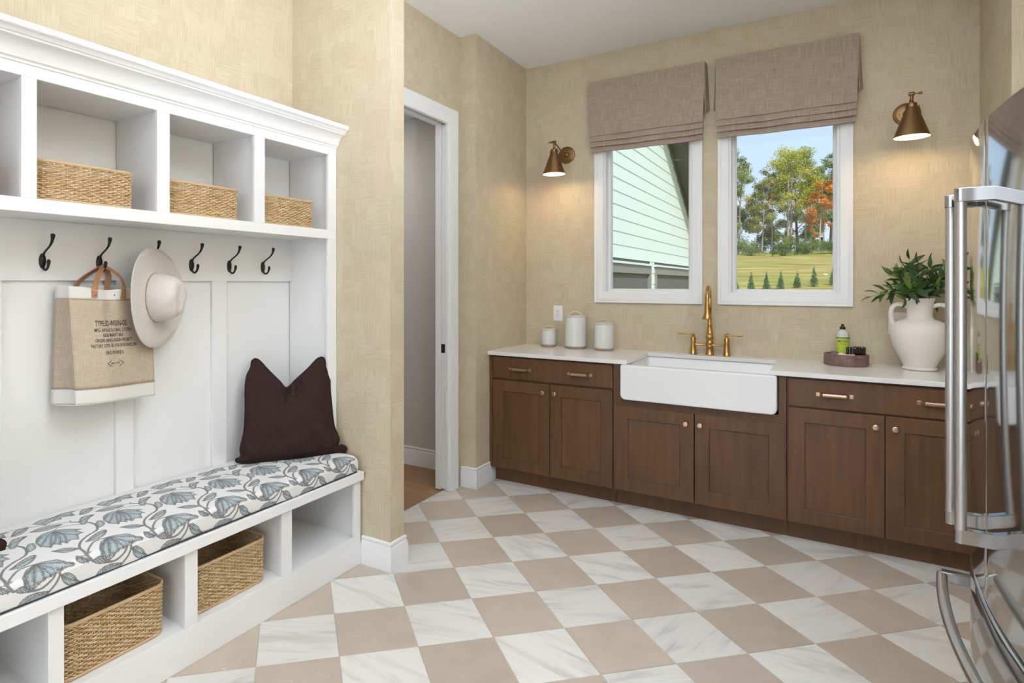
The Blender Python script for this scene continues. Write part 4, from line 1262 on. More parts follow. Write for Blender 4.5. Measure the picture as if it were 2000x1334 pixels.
# ------------------------------------------------------------------ felt hat on its hook
def hat():
    n = Vector((.905, .425, .03)).normalized(); h = Vector((-n.y, n.x, 0)).normalized(); up = n.cross(h).normalized()
    c0 = Vector((-2.314, 1.487, 1.352))
    t = thing('felt_hat', tuple(c0), 'pale felt wide brimmed hat hanging on the third hook', 'hat')
    A = np.linspace(0, 2*PI, 73)[:-1]
    def ring(rh, rv, d, curl=0.0, dz=0.0, dent=None):
        out = []
        for a in A:
            x, y = rh*math.cos(a), rv*math.sin(a)
            dd = d+curl*(math.cos(a)**2)*1.0-0.4*curl*math.sin(a)**2
            if dent: dd = dent(x, y, dd)
            out.append(c0+h*x+up*(y+dz)+n*dd)
        return out
    brim = [ring(.072, .092, -.004), ring(.12, .135, -.004, .002), ring(.165, .178, -.002, .010), ring(.188, .202, 0, .016), ring(.1915, .206, .003, .017), ring(.190, .2045, .006, .017), ring(.165, .178, .004, .011), ring(.12, .137, .001, .003), ring(.085, .107, .003), ring(.078, .100, .006)]
    obj('brim', MB().strip(brim, closed=True), FELT, t, smooth=70)
    def dent(x, y, d):
        k = math.exp(-(x/.030)**2)*math.exp(-((y+.01)/.06)**2)                       # centre crease from front to back
        p = math.exp(-((abs(x)-.055)**2/.022**2))*math.exp(-((y+.045)/.035)**2)  # two pinches
        f = max(0, min(1, (d-.05)/.06)); return d-.020*k*f-.013*p*f
    crown = [ring(.0785, .1015, .004), ring(.0775, .1005, .010), ring(.0765, .098, .03), ring(.073, .092, .06), ring(.069, .085, .085, dent=dent), ring(.061, .074, .104, dent=dent), ring(.049, .060, .117, dent=dent), ring(.032, .040, .122, dent=dent), ring(.012, .016, .123, dent=dent), ring(.001, .001, .123, dent=dent)]
    o = obj('crown', MB().strip(crown, closed=True), FELT, t, smooth=70)
    s = o.modifiers.new('soften', 'SUBSURF'); s.levels = 2; s.render_levels = 2
    bd = [ring(.0790, .102, .0045), ring(.0800, .103, .0075), ring(.0786, .1013, .0105)]
    obj('hat_band', MB().strip(bd, closed=True), JARB, t, smooth=60, label='thin brown cord band')
    ft = [c0+h*(.118)+up*(.02-.02*k/6)+n*(.006+.004*math.sin(PI*k/6)) for k in range(7)]
    obj('cord_end', MB().tube(ft, .0011, 6), JARB, t)
hat()
# ================================================================== base cabinets
YF = 3.895                       # front of the doors
def shaker_door(x0, x1, z0, z1, parent, knob, fr=(0.077, 0.07)):
    d = obj('door', MB().sweep([(x0, z0), (x1, z0), (x1, z1), (x0, z1)], [(0, 0), (0, 0.020), (-fr[0], 0.020), (-fr[0]-.003, 0.012), (-fr[0]-.003, 0)], lambda a, c, h: (a, YF+.020-h, c), closed=True), WOOD, parent, bevel=0.0012, seg=1)
    f = fr[0]+.003
    obj('door_panel', MB().box(x0+f, x1-f, YF+.0085, YF+.019, z0+f, z1-f), WOOD, d)
    kx, kz = knob
    obj('knob', MB().lathe([(.0065, 0.0), (.0055, -.006), (.0055, -.014), (.010, -.018), (.0150, -.022), (.0158, -.026), (.0145, -.0285), (.011, -.0295), (.0, -.0285)], (kx, YF, kz), 20, 'Y'), PULLB, d, smooth=50, label='round champagne bronze knob')
    return d
def pull(xc, zc, parent):
    w = 0.0735
    b = MB()
    for s in (-1, 1): b.box(xc+s*w-.009, xc+s*w+.009, YF-.0035, YF, zc-.010, zc+.010)
    o = obj('pull', b, PULLB, parent, bevel=0.001, label='champagne bronze bar pull with square end plates')
    b = MB()
    pr = [(-.017, -.0115), (-.026, -.008), (-.030, .000), (-.028, .008), (-.020, .0115), (-.013, .008), (-.012, -.006)]
    b.prism(pr, lambda a, c, h: (h, YF+a, zc+c), xc-.052, xc+.052)
    obj('grip', b, PULLB, o, bevel=0.001)
    b = MB()
    for s in (-1, 1): b.prism([(s*.053, -.024), (s*.047, -.024), (s*.060, -.0005), (s*.068, -.0005)], lambda a, c, h: (xc+a, YF+c, h), zc-.006, zc+.006)
    obj('pull_foot', b, PULLB, o)
    b = MB()
    for s in (-1, 1): b.lathe([(.003, 0), (.0025, -.0015), (0, -.002)], (xc+s*(w+.002), YF-.0035, zc), 8, 'Y')
    obj('screw', b, BRASS, o)
def base_cabinet(name, x0, x1, label, face=None):
    t = thing(name, ((x0+x1)/2, 4.2, 0), label, 'cabinet')
    b = MB()
    b.box(x0, x0+.018, YF+.021, YB, 0.105, .9045).box(x1-.018, x1, YF+.021, YB, 0.105, .9045)
    b.box(x0+.018, x1-.018, YF+.021, YB, 0.105, 0.123).box(x0+.018, x1-.018, YB-.01, YB, .123, .9045)
    obj('carcass', b, WOOD, t)
    box('toe_kick', x0, x1, 3.975, 3.990, 0.0, 0.105, WOOD, t)
    return t
# left cabinet
c = base_cabinet('base_cabinet', -2.02, -1.142, 'brown wooden base cabinet with two doors beside the doorway')
box('filler', -2.022, -1.998, YF+.004, YF+.021, .105, .9045, WOOD, c)
box('face_frame', -1.998, -1.142, YF+.0205, YF+.038, .105, .9045, WOOD, c)
d = box('drawer_front', -1.993, -1.147, YF, YF+.020, .744, .893, WOOD, c, bevel=0.002)
pull(-1.785, .815, d); pull(-1.361, .815, d)
shaker_door(-1.993, -1.569, .110, .731, c, (-1.612, .673)); shaker_door(-1.564, -1.147, .110, .731, c, (-1.530, .674))
# sink cabinet
c = base_cabinet('sink_cabinet', -1.140, -.196, 'brown wooden base cabinet with two doors under the white sink')
b = MB().box(-1.140, -1.092, YF+.004, YF+.022, .105, .9045).box(-.233, -.196, YF+.004, YF+.022, .105, .9045).box(-1.092, -.233, YF+.004, YF+.022, .640, .684)
obj('face_frame', b, WOOD, c)
shaker_door(-1.128, -.667, .110, .640, c, (-.711, .577)); shaker_door(-.662, -.203, .110, .640, c, (-.632, .577))
# right cabinet
c = base_cabinet('base_cabinet', -.194, .690, 'brown wooden base cabinet with two doors behind the refrigerator handles')
box('face_frame', -.194, .690, YF+.0205, YF+.038, .105, .9045, WOOD, c)
d = box('drawer_front', -.187, .666, YF, YF+.020, .744, .893, WOOD, c, bevel=0.002)
pull(.0235, .817, d); pull(.4465, .817, d)
shaker_door(-.187, .235, .110, .735, c, (.198, .675)); shaker_door(.240, .666, .110, .735, c, (.278, .675))
box('filler', .668, .692, YF+.004, YF+.021, .105, .9045, WOOD, c)

# ------------------------------------------------------------------ countertop and apron sink
ct = thing('countertop', (-.66, 4.2, .905), 'cream quartz countertop around the apron sink', 'countertop')
b = MB()
poly = [(-2.0235, 3.870), (-1.052, 3.870), (-1.052, 4.405), (-.272, 4.405), (-.272, 3.870), (.6965, 3.870), (.6965, YB-.0005), (-2.0235, YB-.0005)]
o = obj('slab', b.prism(poly, lambda a, c, h: (a, c, h), .905, .930), COUNTER, ct, bevel=0.002)
sk = thing('apron_sink', (-.6625, 4.1, .70), 'white fireclay apron front sink set into the counter', 'sink')
def sink():
    x0, x1, y0, y1, z0, z1 = -1.087, -.238, 3.852, 4.44, .688, .9035
    def rr(ax0, ax1, az0, az1, r, n=6):
        out = []
        for cx, cz, s in ((ax1-r, az1-.012, 0), (ax0+r, az1-.012, 1), (ax0+r, az0+r, 2), (ax1-r, az0+r, 3)):
            q = r if s in (2, 3) else .012
            ccx = (ax1-q) if s in (0, 3) else (ax0+q); ccz = az1-q if s in (0, 1) else az0+q
            for k in range(n+1):
                a = s*PI/2+PI/2*k/n; out.append((ccx+q*math.cos(a), ccz+q*math.sin(a)))
        return out
    outer = rr(x0, x1, z0, z1, .030); ins = rr(x0+.008, x1-.008, z0+.008, z1-.008, .026); mid = rr(x0+.002, x1-.002, z0+.002, z1-.002, .029)
    b = MB()
    b.strip([[(a, y0, c) for a, c in ins], [(a, y0+.002, c) for a, c in mid], [(a, y0+.009, c) for a, c in outer], [(a, y0+.06, c) for a, c in outer]], closed=True)
    n = len(ins)
    b.add([(a, y0, c) for a, c in ins], [tuple(range(n))])
    b.add([(a, y0+.06, c) for a, c in outer], [tuple(range(n))])
    obj('apron', b, PORC, sk, smooth=50)
    # basin: rim then the inside walls and floor
    def ring(ix0, ix1, iy0, iy1, r, z, n=8):
        out = []
        for cx, cy, s in ((ix1-r, iy1-r, 0), (ix0+r, iy1-r, 1), (ix0+r, iy0+r, 2), (ix1-r, iy0+r, 3)):
            for k in range(n+1):
                a = s*PI/2+PI/2*k/n; out.append((cx+r*math.cos(a), cy+r*math.sin(a), z))
        return out
    ya = y0+.030
    rows = [ring(x0, x1, y0+.060, y1, .006, z0+.02), ring(x0, x1, y0+.060, y1, .006, z1-.004), ring(x0+.003, x1-.003, y0+.012, y1-.003, .006, z1-.0002),
            ring(x0+.022, x1-.022, ya-.004, y1-.024, .024, z1-.0002), ring(x0+.026, x1-.026, ya, y1-.028, .024, z1-.004), ring(x0+.032, x1-.032, ya+.006, y1-.034, .03, z0+.045),
            ring(x0+.045, x1-.045, ya+.02, y1-.048, .04, z0+.022), ring(x0+.3, x1-.3, ya+.2, y1-.2, .05, z0+.018)]
    b = MB().strip(rows, closed=True); n = len(rows[0])
    b.add(rows[-1], [tuple(range(n))])
    obj('basin', b, PORC, sk, smooth=50)
    obj('drain', MB().lathe([(.045, .0), (.045, .002), (.03, .001), (0, .001)], (-.6625, 4.16, z0+.0185), 24), BRUSHED, sk, smooth=40)
sink()

# ------------------------------------------------------------------ brass bridge faucet
def faucet():
    xc, yc, z = -.668, 4.478, .930
    t = thing('bridge_faucet', (xc, yc, z), 'brass bridge faucet with two lever handles behind the sink', 'faucet')
    col = [(.0235, 0), (.0245, .003), (.0235, .008), (.0215, .011), (.0195, .030), (.0185, .052), (.0195, .056), (.0195, .060), (.0180, .064), (.0185, .078), (.0205, .081), (.0205, .086), (.0170, .092), (.0165, .104), (.0200, .112), (.0225, .122), (.0200, .132), (.0160, .138), (.0185, .143), (.0185, .150), (.0155, .156), (.0135, .180), (.0128, .200), (.0140, .204), (.0140, .210), (.0120, .216)]
    obj('spout_column', MB().lathe([(r_*1.13, z_) for r_, z_ in col], (xc, yc, z), 28), BRASS, t, smooth=45)
    # gooseneck towards the room
    pts = [(xc, yc, z+.214), (xc, yc, z+.30), (xc, yc-.004, z+.37)]
    for a in np.linspace(0, PI, 19): pts.append((xc+.012*(1-math.cos(a))/2, yc-.09*(1-math.cos(a)), z+.375+.082*math.sin(a)))
    pts += [(xc+.013, yc-.181, z+.355)]
    obj('gooseneck', MB().tube(pts, .0130, 16), BRASS, t, smooth=60)
    hx, hy = xc+.013, yc-.181
    hd = obj('spray_head', MB().lathe([(.0125, .360), (.0145, .352), (.0155, .335), (.0165, .31), (.019, .288), (.0235, .272), (.0285, .262), (.030, .258), (.030, .251), (.0275, .248), (.024, .248)], (hx, hy, z), 28), BRASS, t, smooth=45)
    obj('nozzle_face', MB().lathe([(.024, .2485), (.0, .2485)], (hx, hy, z), 24), PLASTICB, hd)
    obj('spray_button', MB().box(hx+.011, hx+.0205, hy-.006, hy+.006, z+.288, z+.325), PLASTICB, hd, bevel=.002)
    for s in (-1, 1):
        px = xc+s*.1035
        p = obj('valve_post', MB().lathe([(.0235, 0), (.0245, .004), (.0235, .009), (.0210, .012), (.0185, .045), (.0165, .085), (.0168, .088), (.0168, .094), (.0160, .097), (.0168, .112), (.0150, .117), (.0095, .119), (.0080, .126), (.0105, .130), (.0110, .137), (.0105, .143), (.006, .146), (0, .146)], (px, yc, z), 24), BRASS, t, smooth=45)
        lv = [(px+s*a, yc-.004, z+.137+.003*a) for a in (-.016, -.011, 0, .012, .022, .035, .060, .082, .092, .094)]
        obj('lever', MB().tube(lv, [.004, .0042, .006, .0045, .0040, .0052, .0066, .0060, .0038, .001], 12), BRASS, p, smooth=60)
        br = [(px-s*a, yc, z+.068) for a in (.012, .020, .026, .050, .072, .080, .088)]
        obj('bridge_arm', MB().tube(br, [.0110, .0095, .0072, .0076, .0072, .0095, .0115], 14), BRASS, t, smooth=60)
faucet()

# ------------------------------------------------------------------ canisters
def canister(x, y, r, h, label, hang):
    z = .930
    t = thing('lidded_canister', (x, y, z), label, 'canister', 'canisters left of the sink')
    obj('jar_body', MB().lathe([(r*.99, .019), (r, .024), (r, h-.006), (r*.975, h)], (x, y, z), 40), JARW, t, smooth=40)
    obj('clay_base', MB().lathe([(r*.90, 0), (r*.97, .003), (r*.99, .019)], (x, y, z), 40), JARB, t, smooth=40)
    ld = obj('jar_lid', MB().lathe([(r*.97, h+.0005), (r*1.025, h+.002), (r*1.03, h+.008), (r*1.0, h+.012), (r*.6, h+.0145), (0, h+.015)], (x, y, z), 40), LIDC, t, smooth=40)
    k = r/.076
    hp = [(x+math.cos(hang)*a*k, y+math.sin(hang)*a*k, z+h+.013+b*k) for a, b in bez([(-.046, 0), (-.036, .014), (-.018, .023), (0, .025), (.018, .023), (.036, .014), (.046, 0)], 24)]
    obj('lid_handle', MB().tube(hp, .0042*max(.7, k), 10, flat=1.6), LIDC, ld, smooth=60)
canister(-1.786, 4.420, .0545, .124, 'smallest white lidded canister, next to the wall corner', .5)
canister(-1.571, 4.405, .0765, .232, 'tallest white lidded canister below the outlet', .12)
canister(-1.352, 4.385, .0665, .186, 'medium white lidded canister nearest the sink', .95)

# ------------------------------------------------------------------ outlets
def outlet(x0, x1, z0, z1, label, n=1):
    t = thing('power_outlet', ((x0+x1)/2, YB, (z0+z1)/2), label, 'outlet')
    obj('cover_plate', MB().box(x0, x1, YB-.006, YB, z0, z1), TRIM, t, bevel=0.003)
    for k in range(n):
        xc = x0+(x1-x0)*(k+.5)/n; zc = (z0+z1)/2
        f = obj('receptacle', MB().box(xc-.0165, xc+.0165, YB-.0078, YB-.005, zc-.034, zc+.034), TRIM, t, bevel=0.002)
        for s in (-1, 1):
            b = MB()
            for dx in (-.0065, .0065): b.box(xc+dx-.0011, xc+dx+.0011, YB-.0084, YB-.0076, zc+s*.017-.001, zc+s*.017+.008)
            b.lathe([(.0028, -.0084), (.0028, -.0076)], (xc, YB, zc+s*.017-.008), 10, 'Y')
            obj('slot', b, GAP, f)
outlet(-1.796, -1.720, 1.120, 1.239, 'white power outlet above the small canister')
outlet(.293, .408, 1.112, 1.240, 'white double outlet half hidden behind the large vase', 2)

# ------------------------------------------------------------------ large two handled vase with leafy stems
def vase():
    x, y, z = .420, 4.36, .930
    t = thing('two_handled_vase', (x, y, z), 'large cream two handled vase on the right of the counter', 'vase')
    prof = [(.0, .0), (.070, 0), (.0775, .004), (.079, .010), (.0755, .015), (.072, .018), (.074, .026), (.084, .048), (.100, .082), (.115, .118), (.126, .152), (.1315, .182), (.1325, .208), (.129, .232), (.119, .252), (.103, .266), (.083, .275), (.0665, .281), (.0600, .288), (.0575, .305), (.0580, .335), (.0600, .362), (.0640, .382), (.0680, .392), (.0685, .398), (.0655, .400), (.060, .397), (.054, .375), (.050, .33), (.06, .27), (.1, .24), (.11, .18), (.06, .05), (0, .03)]
    obj('vase_body', MB().lathe(prof, (x, y, z), 48, close=False), CREAMCER, t, smooth=60)
    for s in (-1, 1):
        p = bez([(.054, .350), (.078, .362), (.105, .360), (.122, .342), (.127, .310), (.124, .275), (.113, .245)], 36)
        obj('vase_handle', MB().tube([(x+s*a, y, z+b) for a, b in p], .0125, 14, flat=1.15, up=(0, 1, 0)), CREAMCER, t, smooth=60)
    # foliage: separate stems with separate leaves
    rng = random.Random(21)
    def leaf_mesh():
        vs, fs = [], []
        n = 6
        for k in range(n+1):
            f = k/n; w = .165*math.sin(PI*min(1, f**.8))**.9*(1-.15*f); zz = .10*math.sin(PI*f*.9)-.12*f*f
            vs += [(-w, f, zz+.05*w), (0, f, zz), (w, f, zz+.05*w)]
        for k in range(n):
            for j in (0, 1): fs.append((k*3+j, k*3+j+1, (k+1)*3+j+1, (k+1)*3+j))
        return vs, fs
    lv, lf = leaf_mesh(); lv = [Vector(p) for p in lv]
    protos = []
    for m in (LEAF_A, LEAF_B):
        me = bpy.data.meshes.new('leaf'); me.from_pydata([tuple(p) for p in lv], [], lf); me.materials.append(m)
        me.polygons.foreach_set('use_smooth', [True]*len(me.polygons)); me.update(); protos.append(me)
    pl_ = thing('leafy_branches', (x, y, z+.39), 'dark green leafy branches standing in the cream vase', 'plant')
    nst = 22
    for k in range(nst):
        an = 2*PI*k/nst*1.0+rng.random()*.4
        el = [0.55, 1.0, 1.35, .80, .32][k % 5]
        ln = (.155+.095*rng.random())*(1.0 if el > .7 else .80)
        d = Vector((math.cos(an)*math.cos(el), math.sin(an)*math.cos(el)*.55, math.sin(el)))
        if math.sin(an) > 0: d.y *= .45
        b0 = Vector((x+.022*math.cos(an+1.3), y+.022*math.sin(an+1.3), z+.20)); b1 = Vector((x+.036*math.cos(an), y+.036*math.sin(an), z+.395))
        tip = b1+d*ln+Vector((0, 0, -.05 if el < .6 else 0.0))
        mid = b1+d*ln*.5+Vector((0, 0, .022))
        pts = bez([b0, b1, mid, tip], 18)
        st = obj('stem', MB().tube(pts, [.0022*(1-.6*i/len(pts)) for i in range(len(pts))], 6), STEMG, pl_, smooth=60)
        so = wloc(st)
        for q in range(11):
            f = .34+.66*q/10
            i = min(len(pts)-1, int(f*(len(pts)-1))); p = Vector(pts[i]); tn = (Vector(pts[i])-Vector(pts[i-1])).normalized()
            sd = tn.cross(Vector((0, -1, .3))).normalized()*(1 if q % 2 else -1)
            dirv = (tn*(.75 if q < 10 else 1.5)+sd*(.85+.4*rng.random())*(1 if q < 10 else .15)+Vector((rng.random()-.5, rng.random()-.5, rng.random()-.4))*.5).normalized()
            L_ = (.058+.030*rng.random())
            tipp = p+dirv*L_
            if tipp.y > YB-.012: dirv.y -= (tipp.y-(YB-.012))/L_+.05; dirv.normalize()
            if (p+dirv*L_).z < z+.405 and (Vector((p.x-x, p.y-y, 0)).length < .08): continue
            zx = (Vector((0, -.6, .6))+Vector((rng.random()-.5, rng.random()-.5, rng.random()-.5))*1.3); zx = (zx-dirv*zx.dot(dirv)).normalized(); xx = dirv.cross(zx)
            light = (d.x < -.35 and rng.random() < .5) or rng.random() < .12
            lo = bpy.data.objects.new('leaf', protos[1 if light else 0]); COL.objects.link(lo)
            lo.parent = st
            M = Matrix((xx, dirv, zx)).transposed().to_4x4(); M.translation = p-so
            lo.matrix_local = M @ Matrix.Diagonal((L_, L_, L_, 1))
vase()

# ------------------------------------------------------------------ tray with soap, brush head and votives
def tray_set():
    x, y, z = .083, 4.380, .930
    r = .111
    t = thing('round_tray', (x, y, z), 'ribbed mauve marble tray on the counter left of the vase', 'tray')
    n = 120
    def rib(rr, zz): return [(x+(rr-.0022*abs(math.sin(20*a*PI/(2*PI)*2)))*math.cos(a), y+(rr-.0022*abs(math.sin(20*a)))*math.sin(a), z+zz) for a in np.linspace(0, 2*PI, n+1)[:-1]]
    def cir(rr, zz): return [(x+rr*math.cos(a), y+rr*math.sin(a), z+zz) for a in np.linspace(0, 2*PI, n+1)[:-1]]
    rows = [cir(.02, 0), cir(r*.96, 0), rib(r*.985, .003), rib(r, .012), rib(r, .060), rib(r*.995, .066), cir(r*.965, .0685), cir(r*.915, .0670), cir(r*.90, .062), cir(r*.89, .014), cir(r*.80, .010), cir(.02, .010)]
    obj('tray_body', MB().strip(rows, closed=True, cap=True), TRAY, t, smooth=40)
    zb = z+.0105
    # dish soap
    sx_, sy_ = x-.016, y+.045
    t = thing('soap_bottle', (sx_, sy_, zb), 'dish soap bottle with lime label and black cap in the tray', 'bottle')
    obj('bottle_body', MB().lathe([(.0, .0), (.030, 0), (.033, .004), (.0335, .012), (.0335, .160), (.032, .172), (.027, .182), (.018, .189), (.0130, .193), (.0130, .198), (0, .199)], (sx_, sy_, zb), 32), SOAPB, t, smooth=50)
    lb_ = MB()
    A = np.linspace(-PI*.98, PI*.02, 33)
    lb_.strip([[(sx_+.0339*math.cos(a), sy_+.0339*math.sin(a), zb+h) for a in A] for h in (.030, .145)])
    lab = obj('bottle_label', lb_, SOAPL, t, smooth=60)
    obj('label_stripe', MB().strip([[(sx_+.0342*math.cos(a), sy_+.0342*math.sin(a), zb+h) for a in A] for h in (.145, .150)]), INK, lab, smooth=60)
    def ctext(s, size, zz, width):
        cu = bpy.data.curves.new('lettering', 'FONT'); cu.body = s; cu.align_x = 'CENTER'; cu.align_y = 'CENTER'; cu.offset = .012; cu.resolution_u = 2
        tmp = bpy.data.objects.new('tmp', cu); COL.objects.link(tmp)
        me = bpy.data.meshes.new_from_object(tmp.evaluated_get(bpy.context.evaluated_depsgraph_get())); bpy.data.objects.remove(tmp)
        xs = [q.co.x for q in me.vertices]; w = max(xs)-min(xs); vs = []
        for q in me.vertices:
            a = -PI/2+.05+q.co.x/w*width/.0345; vs.append((sx_+.0346*math.cos(a), sy_+.0346*math.sin(a), zb+zz+q.co.y*size/.7))
        b = MB().add(vs, [tuple(p.vertices) for p in me.polygons]); bpy.data.meshes.remove(me); return b
    obj('printed_text', ctext("MEYER'S", .0115, .126, .054), INK, lab)
    obj('printed_text', ctext('CLEAN DAY', .004, .111, .036), INK, lab)
    cp = obj('bottle_cap', MB().lathe([(.0140, .1965), (.0142, .198), (.0142, .211), (.013, .213), (.0075, .2135), (.0070, .224), (.0055, .2285), (0, .229)], (sx_, sy_, zb), 20), PLASTICB, t, smooth=40)
    # votives, fluted dark glass
    def votive(vx, vy, label):
        t = thing('glass_votive', (vx, vy, zb), label, 'votive', 'dark votives in the tray')
        nn = 64
        def fl(rr, zz): return [(vx+(rr-.0035*(1-abs(math.cos(4*a))))*math.cos(a), vy+(rr-.0035*(1-abs(math.cos(4*a))))*math.sin(a), zb+zz+(0.004*abs(math.cos(4*a)) if zz > .07 else 0)) for a in np.linspace(0, 2*PI, nn+1)[:-1]]
        rows = [fl(.012, 0), fl(.024, 0), fl(.027, .004), fl(.030, .05), fl(.031, .088), fl(.029, .093), fl(.026, .088), fl(.024, .02), fl(.01, .018)]
        obj('votive_glass', MB().strip(rows, closed=True, cap=True), VOTIVE, t, smooth=50)
    votive(x+.030, y-.012, 'fluted dark amber votive in the middle of the tray')
    votive(x+.066, y+.040, 'fluted dark amber votive at the right side of the tray')
    # round brush head and small stones
    bx_, by_ = x-.022, y-.052
    t = thing('dish_brush', (bx_, by_, zb), 'round pale dish brush with amber bristles at the tray front', 'brush')
    obj('brush_head', MB().lathe([(0, .066), (.010, .065), (.020, .058), (.023, .048), (.021, .040), (0, .039)], (bx_, by_, zb), 24), STONEW, t, smooth=50)
    obj('bristles', MB().lathe([(.018, .039), (.021, .0), (0, .0)], (bx_, by_, zb), 24), AMBER, t, smooth=50)
    obj('brush_handle', MB().tube([(bx_+.016, by_-.004, zb+.050), (bx_+.04, by_-.012, zb+.054), (bx_+.062, by_-.012, zb+.056)], [.006, .005, .004], 10), STONEW, t, smooth=60)
    px_, py_ = x-.058, y-.040
    t = thing('pumice_stone', (px_, py_, zb), 'grey scrubbing stone at the left front of the tray', 'stone')
    obj('stone_body', MB().lathe([(0, 0), (.020, .001), (.024, .03), (.021, .062), (.012, .072), (0, .074)], (px_, py_, zb), 18, sx=1.1), STONEG, t, smooth=60)
tray_set()

# ------------------------------------------------------------------ roman shades
def shade(x0, x1, zt, zb, label):
    t = thing('roman_shade', ((x0+x1)/2, YB-.03, zt), label, 'blind', 'taupe roman shades')
    yf = YB-.074
    def sheet(name, za, zc, ya, yc, xa0, xa1, xc0, xc1, th=.004, sag=0.0, parent=t):
        nx = 24; rows = []
        ks = 10
        def P(i, k, off):
            u = i/nx; w = k/ks
            return ((xa0+(xa1-xa0)*u)*(1-w)+(xc0+(xc1-xc0)*u)*w, ya*(1-w)+yc*w+off-0.002*math.sin(u*9+w*5), za*(1-w)+zc*w-sag*w*math.sin(PI*u)+.0015*w*math.sin(u*13))
        f = [[P(i, k, 0) for i in range(nx+1)] for k in range(ks+1)]; bk = [[P(i, k, th) for i in range(nx+1)] for k in range(ks+1)]
        loop = [f[k]+bk[k][::-1] for k in range(ks+1)]
        return obj(name, MB().strip(loop, closed=True, cap=True), SHADE, parent, smooth=40)
    w = .008
    main = zb+.115
    sheet('fabric_panel', zt, main, yf, yf-.008, x0, x1, x0+.006, x1-.012, th=.006)
    sheet('fold', main+.03, zb+.075, yf+.004, yf-.002, x0+.006, x1-.012, x0+.007, x1-.014, th=.014, sag=.002)
    sheet('fold', main+.0, zb+.038, yf+.020, yf+.004, x0+.007, x1-.014, x0+.009, x1-.016, th=.014, sag=.003)
    sheet('fold', main-.03, zb, yf+.034, yf+.012, x0+.009, x1-.016, x0+.012, x1-.018, th=.014, sag=.004)
    box('head_rail', x0+.012, x1-.012, yf+.0065, YB, zt-.035, zt, SHADE, t)
    # side return that flares towards its lower end
    for xs, s in ((x0, -1), (x1, 1)):
        fr = [(xs, yf+.006, zt), (xs+s*.004, YB-.001, zt), (xs+s*.016, YB-.001, zt-.22), (xs+s*.022, YB-.004, zt-.318), (xs+s*.004, yf+.012, zt-.345), (xs-s*.002, yf+.006, zt-.20)]
        bk = [(a-s*.005, c, h) for a, c, h in fr]
        obj('side_return', MB().strip([fr, bk], closed=True, cap=True), SHADE, t)
shade(-1.488, -.696, 2.905, 2.384, 'taupe linen roman shade over the left window')
shade(-.632, .150, 2.905, 2.380, 'taupe linen roman shade over the right window')

# ------------------------------------------------------------------ wall sconces
def sconce(x, label, knob_side):
    z0 = 2.400
    t = thing('wall_sconce', (x, YB, z0), label, 'sconce', 'brass sconces')
    obj('backplate', MB().lathe([(.0655, 0), (.0655, -.006), (.060, -.011), (.054, -.0125), (.052, -.016), (.0495, -.017), (.020, -.017), (.018, -.022), (.012, -.026), (0, -.027)], (x, YB, z0), 40, 'Y'), BRONZE, t, smooth=40)
    for s in (-1, 1):
        obj('screw', MB().lathe([(.003, -.017), (.003, -.019), (0, -.02)], (x+s*.036, YB, z0), 8, 'Y'), BLACK, t)
    ys = YB-.262
    arm = [(x, YB-.024, z0-.010), (x, YB-.040, z0-.012), (x, YB-.055, z0-.004), (x, ys+.020, 2.445), (x, ys, 2.452)]
    a = obj('swing_arm', MB().tube(arm, .0052, 12), BRONZE, t, smooth=60)
    obj('joint', MB().lathe([(.0, -.014), (.009, -.014), (.0105, -.010), (.0105, .010), (.009, .014), (0, .014)], (x, ys, 2.452), 18, 'X'), BRONZE, a, smooth=40)
    obj('thumb_screw', MB().lathe([(.003, 0), (.003, .016), (.0065, .017), (.0070, .024), (.0060, .034), (0, .035)], (x+.012 if knob_side > 0 else x-.047, ys, 2.452), 14, 'X'), BRONZE, a, smooth=40)
    obj('socket_cup', MB().lathe([(.006, 2.446), (.0085, 2.438), (.0085, 2.428), (.0065, 2.424), (.0065, 2.414), (.010, 2.410), (.0125, 2.402), (.023, 2.400), (.0245, 2.396), (.0245, 2.378), (.0235, 2.374)], (x, ys, 0), 28), BRONZE, t, smooth=40)
    sh = obj('cone_shade', MB().lathe([(.0245, 2.378), (.0275, 2.372), (.0795, 2.222), (.0815, 2.216), (.0815, 2.2145), (.0800, 2.2145)], (x, ys, 0), 48, close=False), BRONZE, t, smooth=50)
    obj('shade_lining', MB().lathe([(.0800, 2.2146), (.0775, 2.222), (.0255, 2.371), (.0, 2.374)], (x, ys, 0), 48, close=False), WHITE_IN, sh, smooth=50)
    for s in (-1, 1):
        obj('shade_screw', MB().lathe([(.003, 0), (.003, s*.006), (.005, s*.007), (.005, s*.010), (0, s*.0105)], (x+s*.0245, ys, 2.382), 10, 'X'), BRONZE, t, smooth=40)
    bl = obj('light_bulb', MB().lathe([(.0, 2.248), (.018, 2.252), (.0275, 2.266), (.030, 2.282), (.027, 2.300), (.018, 2.322), (.013, 2.340), (.013, 2.365), (0, 2.366)], (x, ys, 0), 24), BULB, t, smooth=60)
    d = bpy.data.lights.new('sconce_light', 'POINT'); d.energy = 1.45; d.color = (1.0, 0.72, 0.42); d.shadow_soft_size = .02
    o = bpy.data.objects.new('sconce_light', d); COL.objects.link(o); o.location = (x, ys, 2.236)
sconce(-1.687, 'brass cone sconce left of the windows', -1)
sconce(.378, 'brass cone sconce above the vase', 1)

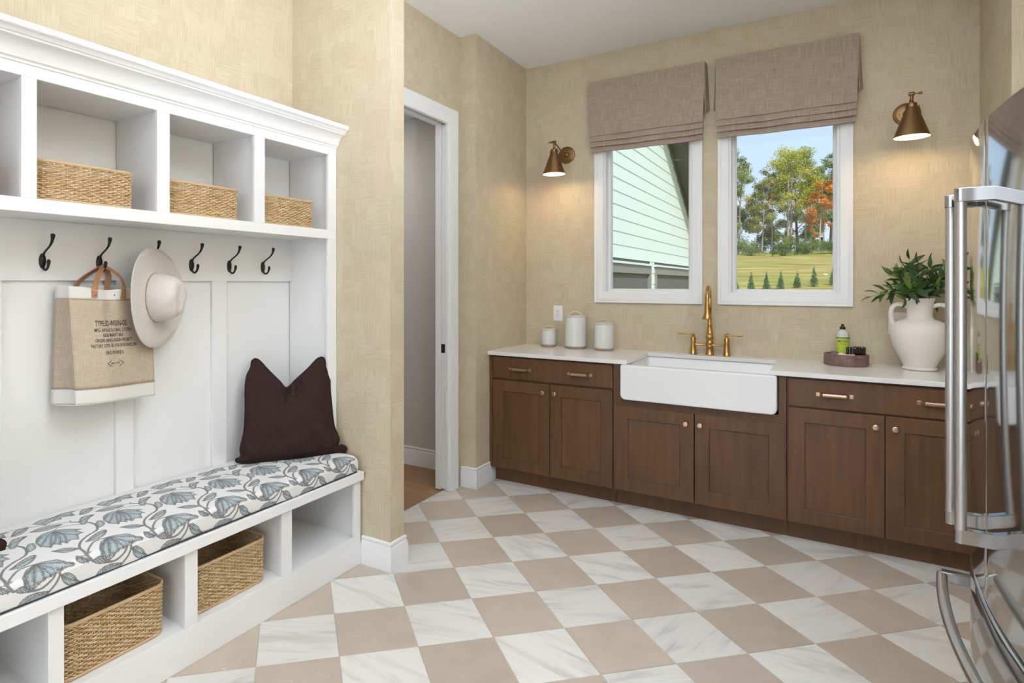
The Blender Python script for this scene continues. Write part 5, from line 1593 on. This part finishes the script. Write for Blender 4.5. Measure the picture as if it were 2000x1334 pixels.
# ------------------------------------------------------------------ refrigerator
def fridge():
    YG = 1.775
    t = thing('refrigerator', (.7, YG, 0), 'stainless steel french door refrigerator at the right edge', 'refrigerator')
    def xs(y): return .283+.20*(y-YG)**2
    def panel(name, ya, yb, z0, z1, m=STEEL, er=.005, back=.40):
        ys = np.concatenate([ya+er*(1-np.cos(np.linspace(0, PI/2, 6))), np.linspace(ya+er, yb-er, 26)[1:-1], yb-er+er*np.sin(np.linspace(0, PI/2, 6))])
        ins = np.zeros(len(ys)); ins[:6] = er*(1-np.sin(np.linspace(0, PI/2, 6))); ins[-6:] = er*(1-np.cos(np.linspace(0, PI/2, 6)))
        rows = []
        for z, g in ((z0, .006), (z0+.002, .002), (z0+.006, 0), (z1-.006, 0), (z1-.002, .002), (z1, .006)):
            rows.append([(xs(y)+i_+g, y, z) for y, i_ in zip(ys, ins)]+[(back, yb, z), (back, ya, z)])
        return obj(name, MB().strip(rows, closed=True, cap=True), m, t, smooth=40)
    YA, YE = YG-.455, YG+.455
    box('cabinet_case', .40, 1.08, YA+.01, YE-.01, .03, 1.755, DKCASE, t, bevel=.004)
    box('gasket', .37, .405, YA+.02, YE-.02, .12, 1.75, GAP, t)
    dR = panel('fridge_door', YA, YG-.0015, .716, 1.772)
    dL = panel('fridge_door', YG+.0015, YE, .716, 1.772)
    dr = panel('freezer_drawer', YA, YE, .115, .704)
    box('toe_grille', .37, .42, YA+.02, YE-.02, .02, .108, DKCASE, t)
    for y in (YA+.06, YE-.06):
        box('hinge_cover', .36, .52, y-.03, y+.03, 1.757, 1.785, DKCASE, t, bevel=.004)
        obj('foot', MB().lathe([(.02, 0), (.02, .025), (.012, .03)], (.5, y, 0), 12), DKCASE, t)
    for d, y in ((dR, YG-.070), (dL, YG+.055)):
        xb = xs(y)-.052
        h = obj('handle_bar', MB().tube([(xb, y, .872), (xb, y, 1.600)], .0100, 20), BRUSHED, d, smooth=60)
        for z0, z1 in ((.862, .892), (1.582, 1.612)):
            b = MB().prism([(xb, -.0112), (xs(y)+.004, -.0100), (xs(y)+.004, .0100), (xb, .0112)]+[(xb+.0112*math.cos(a), .0112*math.sin(a)) for a in np.linspace(PI/2, 3*PI/2, 9)[1:-1]], lambda a, c, hh: (a, y+c, hh), z0, z1)
            obj('handle_bracket', b, CHROME, h, bevel=.002)
    ys = np.linspace(YG-.36, YG+.335, 40)
    h = obj('handle_bar', MB().tube([(xs(y)-.056, y, .640) for y in ys], .0118, 18), BRUSHED, dr, smooth=60)
    for y in (YG-.352, YG+.327):
        xb = xs(y)-.056
        b = MB().box(xb-.004, xs(y)+.004, y-.012, y+.012, .626, .654)
        obj('handle_bracket', b, CHROME, h, bevel=.003)
fridge()
